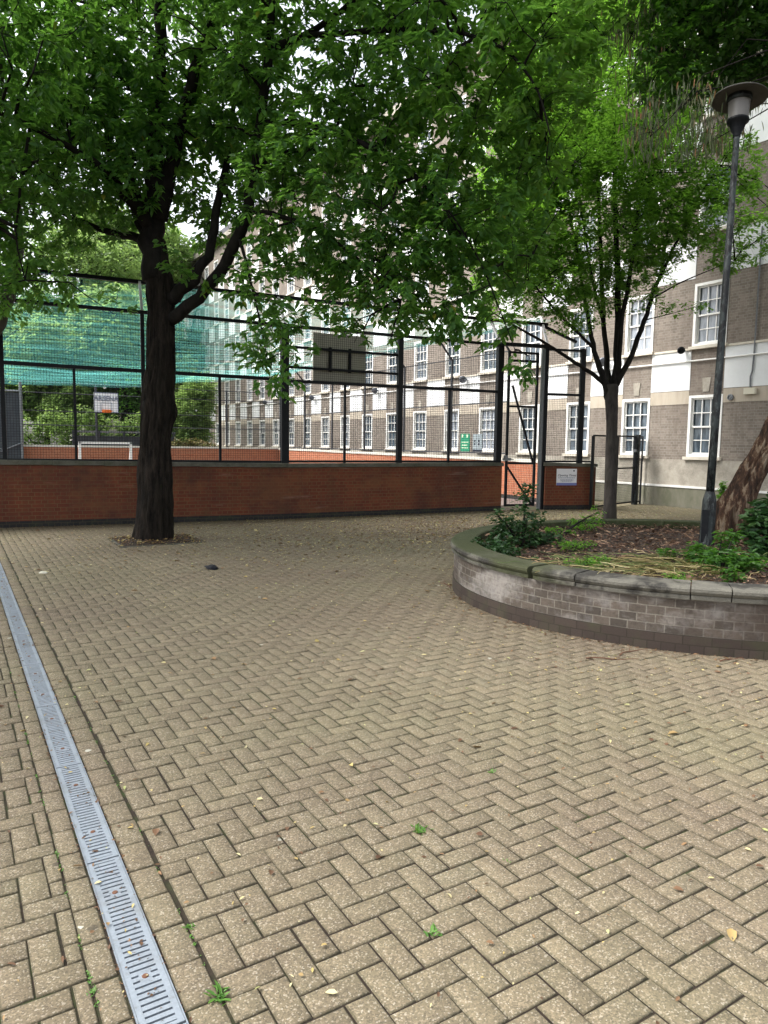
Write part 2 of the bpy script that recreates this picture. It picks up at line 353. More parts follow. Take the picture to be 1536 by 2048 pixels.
def peel():
    mt, nt, ns, ln = nmat('peeling_bark'); v = coords(nt, 'UV', (5, .8, 1))
    v2 = coords(nt, 'Object', (1.6, 1.6, .24))
    f = noi(nt, v2, 7.5, 6, .72, .32, .68)
    col = ramp(nt, f, [(0, (.012, .008, .006)), (.32, (.045, .024, .014)), (.55, (.10, .052, .03)), (.66, (.22, .155, .10)), (.84, (.27, .21, .15)), (1, (.14, .10, .075))])
    h = mth(nt, 'ADD', f, mth(nt, 'MULTIPLY', noi(nt, coords(nt, 'Object', (1, 1, .3)), 22, 5, .7, 0, 1), .5))
    finish(nt, col, .9, h, 1, .05); return mt
MT['peel'] = peel()
MT['leaf_a'] = leaf_mat('broad_leaf', [(0, (.024, .068, .026)), (.4, (.040, .108, .032)), (.72, (.066, .155, .032)), (.95, (.13, .25, .035)), (1, (.24, .2, .03))], (.30, .64, .07), .5)
MT['leaf_b'] = leaf_mat('fine_leaf', [(0, (.034, .10, .016)), (.5, (.065, .165, .022)), (.9, (.11, .22, .03)), (1, (.15, .27, .035))], (.34, .68, .06), .54)
MT['leaf_c'] = leaf_mat('dark_leaf', [(0, (.022, .06, .012)), (.6, (.04, .105, .018)), (1, (.075, .15, .025))], (.13, .36, .02), .42)
MT['leaf_d'] = leaf_mat('glossy_shrub_leaf', [(0, (.012, .035, .012)), (.6, (.024, .062, .018)), (1, (.05, .10, .025))], (.06, .16, .03), .25, .38)
MT['leaf_e'] = leaf_mat('slender_leaf', [(0, (.04, .06, .035)), (.45, (.09, .125, .06)), (.78, (.15, .17, .09)), (.9, (.22, .16, .08)), (1, (.36, .17, .07))], (.25, .25, .1), .4)
MT['leaf_far'] = leaf_mat('far_leaf', [(0, (.075, .13, .05)), (.5, (.14, .23, .07)), (.85, (.22, .31, .09)), (1, (.32, .36, .15))], (.42, .62, .16), .5)
MT['leaf_dead'] = leaf_mat('dry_frond', [(0, (.15, .1, .05)), (1, (.3, .2, .1))], (.3, .2, .1), .2)
MT['litter'] = leaf_mat('litter_leaf', [(0, (.075, .038, .022)), (.35, (.13, .07, .04)), (.5, (.24, .14, .07)), (.7, (.42, .33, .12)), (.9, (.52, .46, .26)), (1, (.26, .30, .10))], (.4, .3, .1), .15, .7)
MT['chips'] = leaf_mat('bark_chips', [(0, (.022, .013, .009)), (.35, (.07, .038, .025)), (.65, (.14, .08, .052)), (.88, (.24, .155, .10)), (1, (.44, .30, .19))], (.2, .1, .05), .1, .8)
MT['straps'] = leaf_mat('cut_straps', [(0, (.035, .06, .016)), (.35, (.08, .11, .03)), (.6, (.17, .14, .06)), (.85, (.26, .19, .09)), (1, (.42, .36, .2))], (.4, .4, .1), .2, .6)
MT['weed'] = leaf_mat('weed_leaf', [(0, (.06, .16, .03)), (1, (.13, .27, .05))], (.2, .4, .05), .3)
def glass():
    mt, nt, ns, ln = nmat('window_glass'); v = coords(nt, 'Object')
    f = noi(nt, coords(nt, 'Object', (1, 1, .25)), 9, 3, .5, .4, .6); g = noi(nt, v, .8, 2, .5, .42, .58)
    oi = nt.nodes.new('ShaderNodeObjectInfo')
    a = mix(nt, f, (.035, .05, .065), (.10, .13, .16)); b = mix(nt, f, (.22, .25, .29), (.34, .36, .40))
    col = mix(nt, ramp(nt, oi.outputs['Random'], [(.5, (0, 0, 0)), (.95, (1, 1, 1))]), a, b)
    finish(nt, col, .08, None, spec=.5); return mt
MT['glass'] = glass()
def net_mat():
    mt, nt, ns, ln = nmat('teal_netting'); v = coords(nt, 'UV', (.12, 1.6, 1))
    f = noi(nt, v, 2.2, 5, .6, .38, .72)
    d = nt.nodes.new('ShaderNodeBsdfDiffuse'); d.inputs[0].default_value = (.22, .90, .82, 1)
    t = nt.nodes.new('ShaderNodeBsdfTranslucent'); t.inputs[0].default_value = (.30, .98, .90, 1)
    m1 = nt.nodes.new('ShaderNodeMixShader'); m1.inputs[0].default_value = .7
    ln.new(d.outputs[0], m1.inputs[1]); ln.new(t.outputs[0], m1.inputs[2])
    tr = nt.nodes.new('ShaderNodeBsdfTransparent'); m2 = nt.nodes.new('ShaderNodeMixShader')
    al = mth(nt, 'ADD', .02, mth(nt, 'MULTIPLY', f, .15)); ln.new(al, m2.inputs[0])
    ln.new(tr.outputs[0], m2.inputs[1]); ln.new(m1.outputs[0], m2.inputs[2])
    o = nt.nodes.new('ShaderNodeOutputMaterial'); ln.new(m2.outputs[0], o.inputs[0]); return mt
MT['net'] = net_mat()
def lamp_glass():
    mt, nt, ns, ln = nmat('ribbed_lamp_glass')
    p = nt.nodes.new('ShaderNodeBsdfPrincipled'); p.inputs['Base Color'].default_value = (.30, .285, .27, 1); p.inputs['Roughness'].default_value = .25
    t = nt.nodes.new('ShaderNodeBsdfTranslucent'); t.inputs[0].default_value = (.45, .42, .40, 1)
    mx = nt.nodes.new('ShaderNodeMixShader'); mx.inputs[0].default_value = .5
    ln.new(p.outputs[0], mx.inputs[1]); ln.new(t.outputs[0], mx.inputs[2])
    o = nt.nodes.new('ShaderNodeOutputMaterial'); ln.new(mx.outputs[0], o.inputs[0]); return mt
MT['lamp_glass'] = lamp_glass()

# ------------------------------------------------------------------ the ground
A0, A1, B1 = np.array([.76, 15.30]), np.array([6.34, 14.55]), np.array([12.24, 14.19])
S0, S1 = np.array([13.48, 13.88]), np.array([14.86, 13.40])
AL = A0-(A1-A0)*.9                     # the wall runs on past the left of the view
FX = 17.8                              # face of the block of flats
PC, PR, PT = np.array([7.63, 5.14]), (3.03, 2.76), rad(-11.3)
def planter_pt(a, off=0.0):
    x, y = (PR[0]+off)*math.cos(a), (PR[1]+off)*math.sin(a)
    return PC+np.array([x*math.cos(PT)-y*math.sin(PT), x*math.sin(PT)+y*math.cos(PT)])
def in_planter(P, off=0.0):
    d = P-PC; c, s = math.cos(-PT), math.sin(-PT)
    x = d[:, 0]*c-d[:, 1]*s; y = d[:, 0]*s+d[:, 1]*c
    return (x/(PR[0]+off))**2+(y/(PR[1]+off))**2 < 1
PIT = (2.28, 3.62, 11.72, 12.95)
gm = MB(); gm.box(-260, 260, -200, 320, -.5, -.0065)
tag(gm.build('ground', MT['joint']), kind='structure')
def front_y(x):                        # y of the court wall line
    return np.interp(x, [AL[0], A1[0], B1[0], S0[0], S1[0]], [AL[1], A1[1], B1[1], S0[1], S1[1]])
def pavement():
    rng = np.random.default_rng(3)
    ox, oy, c = 1.258, 2.567, .1
    i0, i1, j0, j1 = int((-4.5-ox)/c), int((17.7-ox)/c), int((-2.0-oy)/c), int((15.4-oy)/c)
    I, J = np.meshgrid(np.arange(i0, i1), np.arange(j0, j1), indexing='ij'); I = I.ravel(); J = J.ravel()
    k = (I-J) % 4; h = k == 0; v = k == 3
    X0 = ox+np.r_[I[h], I[v]]*c; Y0 = oy+np.r_[J[h], J[v]]*c
    X1 = X0+np.r_[np.full(h.sum(), .2), np.full(v.sum(), .1)]; Y1 = Y0+np.r_[np.full(h.sum(), .1), np.full(v.sum(), .2)]
    xr, xl = .649, .312
    right = X1 > xr; X0r = np.where(right, np.maximum(X0, xr), X0)
    left = X0 < xl; X1r = np.where(left, np.minimum(X1, xl), X1)
    keep = (right & (X1-X0r > .025)) | (left & (X1r-X0 > .025))
    X0 = np.where(right, X0r, X0)[keep]; X1 = np.where(left, X1r, X1)[keep]; Y0 = Y0[keep]; Y1 = Y1[keep]
    ys = 2.385+.2*np.arange(-22, 66)
    X0 = np.r_[X0, np.full(len(ys), .536), np.full(len(ys), xl)]; X1 = np.r_[X1, np.full(len(ys), xr-.002), np.full(len(ys), .399)]
    Y0 = np.r_[Y0, ys, ys+.055]; Y1 = np.r_[Y1, ys+.2, ys+.255]
    cx, cy = (X0+X1)/2, (Y0+Y1)/2
    inside = in_planter(np.c_[cx, cy], -.08) | ((cx > PIT[0]) & (cx < PIT[1]) & (cy > PIT[2]) & (cy < PIT[3]))
    behind = (cy > front_y(cx)+.12) & (cx < S1[0]+.1)
    keep = ~(inside | behind); X0, X1, Y0, Y1, cx, cy = [q[keep] for q in (X0, X1, Y0, Y1, cx, cy)]
    n = len(X0); g = .0034+rng.normal(0, .0010, n).clip(-.0015, .0025)
    X0 = X0+g; X1 = X1-g; Y0 = Y0+g; Y1 = Y1-g
    jit = rng.normal(0, .0012, (n, 2)).clip(-.0018, .0018); X0 += jit[:, 0]; X1 += jit[:, 0]; Y0 += jit[:, 1]; Y1 += jit[:, 1]
    b = .0045; z = rng.normal(0, .0009, n).clip(-.002, .002); tx, ty = rng.normal(0, .004, n), rng.normal(0, .004, n)
    def ring(x0, x1, y0, y1, zz, tilt=True):
        P = np.stack([np.stack([x0, y0], 1), np.stack([x1, y0], 1), np.stack([x1, y1], 1), np.stack([x0, y1], 1)], 1)
        Z = (zz[:, None]+(P[:, :, 0]-cx[:, None])*tx[:, None]+(P[:, :, 1]-cy[:, None])*ty[:, None]) if tilt else np.repeat(zz[:, None], 4, 1)
        return np.concatenate([P, Z[:, :, None]], 2)
    V = np.concatenate([ring(X0, X1, Y0, Y1, np.full(n, -.012), False), ring(X0, X1, Y0, Y1, z-.0035), ring(X0+b, X1-b, Y0+b, Y1-b, z)], 1)
    fb = []
    for lo, hi in ((0, 4), (4, 8)):
        for q in range(4): fb.append([lo+q, lo+(q+1) % 4, hi+(q+1) % 4, hi+q])
    fb.append([8, 9, 10, 11]); fb = np.array(fb)
    F = (np.arange(n)[:, None, None]*12+fb[None]).reshape(-1, 4)
    o = fast_mesh('pavement', V.reshape(-1, 3), F, MT['paver'], attr=(rng.random(n)[:, None]+np.array([2., 2, 2, 2, 2, 2, 2, 2, 0])[None]).ravel())
    tag(o, kind='structure')
pavement()
q = MB(); q.box(-12, 15.4, 15.4, 36.2, -.0045, -.001); tag(q.build('court_surface', MT['court']), kind='structure')
q = MB(); q.box(-80, 17.6, 36.6, 140, -.0045, -.0015); tag(q.build('grass_ground', MT['grass']), kind='structure')

# ------------------------------------------------------------------ drain
def grate():
    root = thing('drain_grating', (.467, 0, 0), '', 'drain grating', 'drain gratings end to end')
    x0, x1, L = .402, .532, .965; z0, z1 = -.02, .0015
    b = MB()
    for a, c in ((x0+.005, x0+.024), (x1-.024, x1-.005)): b.box(a, c, 0, L, z0, z1, skip='-z')
    b.box(x0+.024, x1-.024, 0, .014, z0, z1, skip='-z'); b.box(x0+.024, x1-.024, L-.014, L, z0, z1, skip='-z')
    pitch = .0260; nb = int((L-.028)/pitch)
    for k in range(nb):
        y = .014+(k+.5)*(L-.028)/nb
        b.box(x0+.024, x1-.024, y-.0088, y+.0088, z0, z1-.0006, skip='-z')
    b.box(.448, .486, .215, .26, z0, z1-.001, skip='-z'); b.box(.448, .486, .705, .75, z0, z1-.001, skip='-z')
    b.build('slotted_plate', MT['drain'], root)
    for y in (.2375, .7275):
        r = MB(); r.lathe([(0, .0035), (.009, .0035), (.011, .001), (.011, -.004)], (.467, y, 0), 10); r.build('bolt', MT['rust'], root)
    for a, c in ((x0, x0+.0035), (x1-.0035, x1)):
        e = MB(); e.box(a, c, 0, L+.0095, -.03, .0035); e.build('edge_rail', MT['drain'], root)
    return root
g0 = grate(); ordw = ['third', 'second', 'nearest', 'second', 'third', 'fourth', 'fifth', 'sixth', 'seventh', 'eighth', 'ninth', 'tenth', 'eleventh']
for k in range(15):
    o = g0 if k == 0 else copy_tree(g0)
    y = -1.035+.975*k+.06; o.location = (.467, y, 0)
    if k < 2: o['label'] = 'blue-grey slotted drain grating behind the viewer, out of the photo' if k else 'blue-grey slotted drain grating farthest behind the viewer'
    elif k == 2: o['label'] = 'blue-grey slotted drain grating cut by the bottom edge of the photo, nearest of the row'
    else: o['label'] = 'blue-grey slotted drain grating, %s from the bottom edge of the photo' % ['second', 'third', 'fourth', 'fifth', 'sixth', 'seventh', 'eighth', 'ninth', 'tenth', 'eleventh', 'twelfth', 'thirteenth'][k-3]
q = MB(); q.box(.402, .532, -1.1, 13.8, -.0062, -.0055); tag(q.build('drain_channel', MT['drain_dark'], base=(.467, 6, 0)), 'dark channel under the row of slotted gratings', 'drain')

# ------------------------------------------------------------------ court walls and fences
def wall(name, label, segs, th, ztops, mats=('court_brick', 'plinth_brick', 'coping'), plinth=.12, group=None, over=.035):
    root = thing(name, (*segs[0], 0), label, 'wall', group); bw, pl, cp = MB(), MB(), MB(); u = 0
    for i in range(len(segs)-1):
        fr = frame(segs[i], segs[i+1]); L = fr.L; za, zb = ztops[i]-.09, ztops[i+1]-.09
        bw.box(0, L, 0, th, plinth, 0, fr, tz=(za, zb), u0=u)
        pl.box(0, L, -.004, th+.004, -.02, plinth, fr, u0=u)
        n = max(1, round(L/.9))
        for k in range(n):
            a, b = L*k/n, L*(k+1)/n
            e = over if k == 0 and i == 0 else 0; e2 = over if k == n-1 and i == len(segs)-2 else 0
            t0, t1 = ztops[i]+(ztops[i+1]-ztops[i])*k/n, ztops[i]+(ztops[i+1]-ztops[i])*(k+1)/n
            cp.box(a-e+.002, b+e2-.002, -over, th+over, (t0+t1)/2-.088, 0, fr, tz=(t0-.02, t1-.02))
            cp.box(a-e+.002, b+e2-.002, -over+.02, th+over-.02, (t0+t1)/2-.03, 0, fr, tz=(t0, t1))
        u += L
    bw.build('brickwork', MT[mats[0]], root); pl.build('plinth', MT[mats[1]], root)
    cp.build('coping', MT[mats[2]], root, bevel=.006)
    return root
wall('court_wall', 'long low orange brick wall with dark plinth behind the big tree', [AL, A0, A1, B1], .24, [1.31, 1.30, 1.235, 1.25])
sw = wall('court_wall', 'short orange brick wall carrying the white opening times sign', [S0, S1], .24, [1.26, 1.235])
wall('court_wall', 'orange brick wall with pale coping along the far end of the ball court', [(-6, 36.1), (15.5, 36.1)], .24, [1.46, 1.40], ('lit_brick', 'plinth_brick', 'pale_coping'))
wall('court_wall', 'orange brick wall of the ball court running alongside the flats', [(15.5, 36.0), (15.5, 17.0), (15.0, 13.7)][::-1], .24, [1.25, 1.28, 1.385], ('lit_brick', 'plinth_brick', 'pale_coping'))

def mesh_panel(b, fr, x0, x1, z0, z1, y=0, p=.05, w=.0045):
    n = int((x1-x0)/p)
    for k in range(1, n+1):
        x = x0+(x1-x0)*k/(n+1); b.box(x-w/2, x+w/2, y-w/2, y+w/2, z0, z1, fr, skip='-z +z')
    n = int((z1-z0)/p)
    for k in range(1, n+1):
        z = z0+(z1-z0)*k/(n+1); b.box(x0, x1, y-w*1.5, y-w/2, z-w/2, z+w/2, fr, skip='-x +x')
def rail(root, fr, x0, x1, z, s=.055, y=.12, z2=None, mat='black', name='rail', d=None):
    b = MB(); z2 = z if z2 is None else z2; b.bar(fr((x0, y, z)), fr((x1, y, z2)), d or s, s); return b.build(name, MT[mat], root)
def post(root, fr, x, z0, z1, s=.06, y=.12, mat='black', name='post', d=None):
    b = MB(); d = d or s; b.box(x-s/2, x+s/2, y-d/2, y+d/2, z0, z1, fr); return b.build(name, MT[mat], root, bevel=.004)

nf = thing('court_fence', (*A0, 1.3), 'tall black mesh fence on the long orange brick wall facing the viewer', 'fence')
f1, f2, f0 = frame(A0, A1), frame(A1, B1), frame(AL, A0)
fL = frame(AL, A1); off = (A0-AL); OL = float(np.hypot(*off))
top = 4.30
# left run
for x, s, z0, z1 in ((OL+.12, .075, 1.3, 4.3), (OL+1.37, .05, 1.3, 3.12), (OL+2.66, .075, 1.28, 4.3), (OL+4.20, .05, 1.26, 3.08), (OL-1.3, .05, 1.3, 3.1), (OL-2.6, .075, 1.3, 4.3)):
    post(nf, fL, x, z0, z1, s)
rail(nf, fL, 0, fL.L, 1.335, .05, z2=1.265); rail(nf, fL, 0, fL.L, 3.19, .07, z2=3.07); rail(nf, fL, 0, fL.L, 4.36, .065, z2=4.24)
rail(nf, fL, 0, fL.L, 5.02, .075, y=.55, z2=4.93, name='upper_rail')
b = MB(); mesh_panel(b, fL, 0, fL.L, 1.30, 4.30, .12); b.build('mesh_panel', MT['wire'], nf)
for x in (OL+.12, OL+2.66, OL-2.6):
    b = MB(); b.bar(fL((x, .12, 4.3)), fL((x, .55, 4.98)), .05); b.build('arm', MT['arm'], nf)
# right run
LB = f2.L
for x, s, z0, z1, d in ((.0, .17, 1.24, 4.28, .12), (1.46, .05, 1.24, 3.06, None), (2.90, .13, 1.24, 4.30, .10), (4.32, .05, 1.24, 3.06, None), (LB-.07, .17, 1.24, 4.30, .12)):
    post(nf, f2, x, z0, z1, s, d=d)
rail(nf, f2, 0, LB, 1.275, .05); rail(nf, f2, 0, LB, 3.05, .07, z2=3.07); rail(nf, f2, 0, LB, 4.24, .065, z2=4.26)
rail(nf, f2, 0, LB, 4.93, .075, y=.55, z2=4.95, name='upper_rail')
rail(nf, f2, 0, 2.90, 3.80, .055, y=.16, name='rail'); rail(nf, f2, 0, 2.90, 3.36, .055, y=.16, name='rail')
b = MB(); mesh_panel(b, f2, 0, LB, 1.26, 4.25, .12); b.build('mesh_panel', MT['wire'], nf)
for x in (0, 2.90, LB-.07):
    b = MB(); b.bar(f2((x, .12, 4.28)), f2((x, .55, 4.93)), .055); b.build('arm', MT['arm'], nf)
# backboard seen from behind
bbx = (.72, 2.04)
bb = thing('basketball_hoop', f2((1.38, .25, 3.09)), 'back of the grey basketball board fixed inside the near mesh fence', 'basketball hoop')
b = MB(); b.box(*bbx, .24, .265, 3.09, 4.17, f2); b.build('backboard', MT['board_back'], bb, bevel=.004)
for x in (1.13, 1.62):
    b = MB(); b.bar(f2((x, .21, 3.32)), f2((x, .21, 3.86)), .055, .05); b.build('bracket', MT['black'], bb)
b = MB()
ring = [f2((1.38+.225*math.cos(a), .52+.225*math.sin(a), 3.25)) for a in np.linspace(0, 2*math.pi, 25)]
b.tube(ring, .01, 6, cap=False); b.bar(f2((1.38, .265, 3.25)), f2((1.38, .31, 3.25)), .12, .03); b.build('rim', MT['orange'], bb)

# sign-wall fence
fS = frame(S0, S1)
sf = thing('court_fence', fS((0, .12, 1.26)), 'narrow tall black mesh panel above the wall with the opening times sign', 'fence')
post(sf, fS, -.03, 0, 4.3, .10, d=.10); post(sf, fS, 1.02, 1.24, 4.28, .13, d=.1)
rail(sf, fS, 0, 1.35, 1.285, .05); rail(sf, fS, 0, 1.0, 3.06, .06); rail(sf, fS, 0, 1.0, 4.22, .06); rail(sf, fS, -.1, 1.0, 4.93, .07, y=.5, z2=4.5, name='upper_rail')
b = MB(); mesh_panel(b, fS, 0, 1.0, 1.28, 4.22, .12); b.build('mesh_panel', MT['wire'], sf)
b = MB(); b.bar(fS((0, .12, 4.3)), fS((0, .5, 4.93)), .055); b.build('arm', MT['arm'], sf)
# opening times sign
os_ = thing('notice_sign', fS((.55, -.02, .87)), 'white opening times notice on the short orange brick wall', 'sign')
b = MB(); b.box(.315, .895, -.020, -.004, .655, 1.095, fS); b.build('board', MT['white_board'], os_)
b = MB(); b.box(.315, .895, -.0235, -.0205, .655, .722, fS); b.build('bottom_band', MT['blue_band'], os_)
b = MB(); b.box(.785, .83, -.0235, -.0205, 1.025, 1.06, fS); b.build('emblem', MT['dark_ink'], os_)
lettering('Opening Times', .085, fS, .605, -.022, .895, MT['dark_ink'], os_, shear=.25)
b = MB(); random.seed(4)
for z, x0, x1, hh in ((.845, .36, .85, .018), (.805, .42, .80, .010), (.785, .44, .79, .010), (.765, .42, .80, .010), (.748, .47, .74, .008)):
    x = x0
    while x < x1:
        w = random.uniform(.02, .06); b.box(x, min(x+w, x1), -.0225, -.0205, z, z+hh, fS); x += w+.012
b.build('small_print', MT['ink'], os_)

# court gate between the two walls
fG = frame(B1, S0); GL = fG.L
cg = thing('court_gate', fG((.1, .08, 0)), 'tall closed black mesh gate with diagonal braces between the brick walls', 'gate')
gf = MB()
for x in (.16, GL-.30): gf.box(x-.03, x+.03, .05, .11, .10, 4.12, fG)
for z in (.13, 4.09, 3.88, 2.71, 1.23): gf.box(.19, GL-.33, .055, .105, z-.028, z+.028, fG)
gf.build('frame', MT['black'], cg)
for a, c in (((.16, 1.20), (GL-.32, .14)), ((.30, 3.25), (GL-.32, 1.25))):
    b = MB(); b.bar(fG((a[0], .13, a[1])), fG((c[0], .13, c[1])), .045); b.build('brace', MT['black'], cg)
b = MB(); mesh_panel(b, fG, .19, GL-.33, .16, 4.06, .08); b.build('mesh_panel', MT['wire'], cg)
b = MB(); b.box(.05, .26, .0, .10, 1.30, 1.37, fG); b.box(.06, .16, -.01, .05, 1.37, 1.44, fG); lk = b.build('lock', MT['galv'], cg, bevel=.008)
b = MB(); b.bar(fG((.26, .0, 1.33)), fG((.30, -.06, 1.33)), .02); b.build('handle', MT['galv'], lk)
gp = thing('gate_post', fG((GL-.17, .05, 0)), 'silver galvanised gate post beside the opening times wall', 'post')
b = MB(); b.box(GL-.205, GL-.135, .0, .07, 0, 4.22, fG); b.build('post', MT['galv'], gp, bevel=.006)
b = MB(); b.box(-.10, GL+.03, .03, .13, 4.24, 4.33, fG)
tag(b.build('gate_lintel', MT['black'], base=fG((GL/2, .08, 4.28))), 'black steel bar across the top of the tall court gate', 'lintel')
rr = MB(); rr.bar(fG((-.4, .5, 4.95)), fG((GL+.2, .5, 4.93)), .075)
tag(rr.build('upper_rail', MT['black'], base=fG((GL/2, .5, 4.94))), 'black rail high above the court gate on leaning grey arms', 'rail')

# fence and gate to the flats
P2, Q2 = (14.80, 13.36), (17.70, 14.18)
f3 = frame(P2, Q2); L3 = f3.L
lf = thing('path_fence', f3((0, 0, 0)), 'shorter black mesh fence panel between the brick wall end and the slim tree', 'fence')
post(lf, f3, -.20, 0, 4.2 if 0 else 1.98, .08, y=0, d=.06); rail(lf, f3, -.18, 1.22, 1.99, .045, y=0); rail(lf, f3, -.18, 1.22, .08, .04, y=0)
post(lf, f3, 1.22, 0, 2.0, .05, y=0)
b = MB(); mesh_panel(b, f3, -.17, 1.20, .1, 1.97, 0, w=.004); b.build('mesh_panel', MT['wire'], lf)
lg = thing('path_gate', f3((1.3, 0, 0)), 'waist-railed black mesh gate right of the slim tree trunk', 'gate')
b = MB()
for x in (1.29, 2.44): b.box(x-.025, x+.025, -.025, .025, .06, 2.02, f3)
for z in (.09, 1.09, 2.0): b.box(1.315, 2.415, -.02, .02, z-.022, z+.022, f3)
b.build('frame', MT['black'], lg)
b = MB(); mesh_panel(b, f3, 1.31, 2.42, .1, 1.98, 0, w=.004); b.build('mesh_panel', MT['wire'], lg)
b = MB(); b.box(2.38, 2.52, -.05, .03, 1.55, 1.63, f3); b.build('latch', MT['galv'], lg)
gp2 = thing('gate_post', f3((2.57, 0, 0)), 'thick weathered grey gate post in front of the flats', 'post')
b = MB(); b.box(2.50, 2.64, -.07, .07, 0, 2.06, f3); b.build('post', MT['lamp_iron'], gp2, bevel=.008)
lp = thing('path_fence', f3((2.7, 0, 0)), 'narrow black mesh strip between the thick gate post and the flats', 'fence')
b = MB(); b.box(2.95, 2.99, -.02, .02, 0, 2.02, f3); b.box(2.64, 2.95, -.02, .02, 1.98, 2.02, f3); b.box(2.64, 2.95, -.02, .02, .06, .1, f3); b.build('frame', MT['black'], lp)
b = MB(); mesh_panel(b, f3, 2.65, 2.95, .1, 1.98, 0, w=.004); b.build('mesh_panel', MT['wire'], lp)

# fence along the flats side of the court and the far fence
def far_fence(label, P, Q, xs, zb, mesh=True, pitch=.1, rails=(3.1,)):
    fr = frame(P, Q); root = thing('court_fence', fr((0, 0, zb)), label, 'fence')
    for x in xs:
        b = MB(); b.tube([fr((x, .1, zb)), fr((x, .1, 4.68)), fr((x, .1+.55, 5.3))], [.045, .045, .035], 6); b.build('post', MT['far_steel'], root)
    for z in rails:
        b = MB(); b.tube([fr((0, .1, z)), fr((fr.L, .1, z))], .022, 5); b.build('rail', MT['far_steel'], root)
    b = MB(); b.tube([fr((0, .1, 4.70)), fr((fr.L, .1, 4.70))], .02, 5); b.build('rail', MT['far_steel'], root)
    b = MB(); b.tube([fr((0, .65, 5.3)), fr((fr.L, .65, 5.3))], .02, 5); b.build('net_wire', MT['far_steel'], root)
    b = MB(); b.tube([fr((0, .1, zb+.05)), fr((fr.L, .1, zb+.05))], .025, 5); b.build('rail', MT['far_steel'], root)
    if mesh:
        b = MB(); mesh_panel(b, fr, 0, fr.L, zb+.05, 4.68, .1, pitch, .005); b.build('mesh_panel', MT['wire'], root)
far_fence('dark steel fence with bent-in posts on the wall beside the flats', (15.5, 17.6), (15.5, 36.0), [.04, 3.1, 6.2, 9.34, 12.42, 15.45, 18.3], 1.38, pitch=.1)
ffr = frame((-6, 36.1), (15.5, 36.1))
ff = thing('court_fence', (0, 36.1, 1.4), 'dark steel mesh fence on the wall at the far end of the ball court', 'fence')
for x in (3.0, 5.9, 8.83, 12.0, 15.4, 18.4, 21.4):
    b = MB(); b.tube([ffr((x, .1, 1.4)), ffr((x, .1, 4.3))], .05, 6); b.build('post', MT['galv'] if x in (8.83, 15.4) else MT['far_steel'], ff)
for z in (2.35, 3.0, 3.82, 4.3):
    b = MB(); b.tube([ffr((0, .1, z)), ffr((21.5, .1, z))], .022, 5); b.build('rail', MT['far_steel'], ff)
b = MB(); mesh_panel(b, ffr, 0, 21.5, 1.45, 4.3, .1, .1, .005); b.build('mesh_panel', MT['wire'], ff)

# far basketball board and goal
hb = thing('basketball_hoop', (6.4, 35.9, 2.9), 'far white basketball board with scrawled letters and orange rim', 'basketball hoop')
fb = frame((5.86, 35.85), (6.96, 35.85))
b = MB(); b.box(0, 1.08, 0, .03, 3.0, 3.93, fb); b.build('backboard', MT['white_board'], hb)
b = MB()
for a in ((0, 1.08, 3.0, 3.03), (0, 1.08, 3.90, 3.93), (0, .03, 3.03, 3.90), (1.05, 1.08, 3.03, 3.90)): b.box(a[0], a[1], -.008, -.003, a[2], a[3], fb)
for a in ((.29, .80, 3.43, 3.455), (.29, .315, 3.08, 3.43), (.775, .80, 3.08, 3.43), (.29, .80, 3.08, 3.10)): b.box(a[0], a[1], -.008, -.003, a[2], a[3], fb)
b.build('line_marking', MT['ink'], hb)
lettering('ARSENA', .30, fb, .54, -.012, 3.55, MT['ink'], hb, outline=.009)
b = MB(); b.tube([fb((.54+.22*math.cos(a), -.28+.22*math.sin(a), 3.05)) for a in np.linspace(0, 2*math.pi, 21)], .016, 6, cap=False)
b.box(.34, .74, -.06, -.01, 2.99, 3.13, fb); b.build('rim', MT['orange'], hb)
b = MB(); b.bar((6.40, 35.9, 3.2), (6.40, 36.2, 3.2), .1); b.build('bracket', MT['far_steel'], hb)
gl = thing('football_goal', (6.3, 34.9, 0), 'small white football goal at the far end of the ball court', 'goal')
b = MB()
for a, c in (((5.06, 35, 0), (5.06, 35, 1.60)), ((7.30, 35, 0), (7.30, 35, 1.60)), ((5.01, 35, 1.56), (7.35, 35, 1.56))): b.bar(a, c, .10, .09)
b.build('frame', MT['white_paint'], gl)
b = MB()
for x in (5.06, 7.30): b.bar((x, 35, 1.5), (x, 35.7, .05), .05); b.bar((x, 35, .03), (x, 35.7, .03), .05)
b.bar((5.06, 35.7, .05), (7.30, 35.7, .05), .05); b.build('back_frame', MT['white_paint'], gl)
# signs hanging on the flats-side fence
fR = frame((15.42, 36), (15.42, 16))          # x runs toward the viewer
gs = thing('fence_sign', (15.4, 19.85, 1.5), 'green notice with pale print low on the fence beside the flats', 'sign')
b = MB(); b.box(36-20.10, 36-19.60, -.02, 0, 1.47, 2.08, fR); b.build('board', MT['green_sign'], gs)
b = MB()
for x, z, w_, h_ in ((.06, .48, .08, .1), (.33, .48, .08, .1), (.05, .3, .4, .03), (.08, .2, .3, .03), (.06, .1, .36, .03)): b.box(15.90+x, 15.90+x+w_, -.026, -.021, 1.47+z, 1.47+z+h_, fR)
b.build('print', MT['pale_print'], gs)
gs2 = thing('fence_sign', (15.4, 19.2, 1.5), 'grey notice with four dark squares and a dark bottom band on the fence', 'sign')
b = MB(); b.box(36-19.42, 36-18.92, -.02, 0, 1.46, 2.07, fR); b.build('board', MT['grey_sign'], gs2)
b = MB()
for x in (.08, .30):
    for z in (.23, .34): b.box(16.58+x, 16.58+x+.07, -.026, -.021, 1.46+z, 1.46+z+.07, fR)
b.box(16.58, 17.08, -.026, -.021, 1.46, 1.54, fR); b.build('print', MT['dark_ink'], gs2)

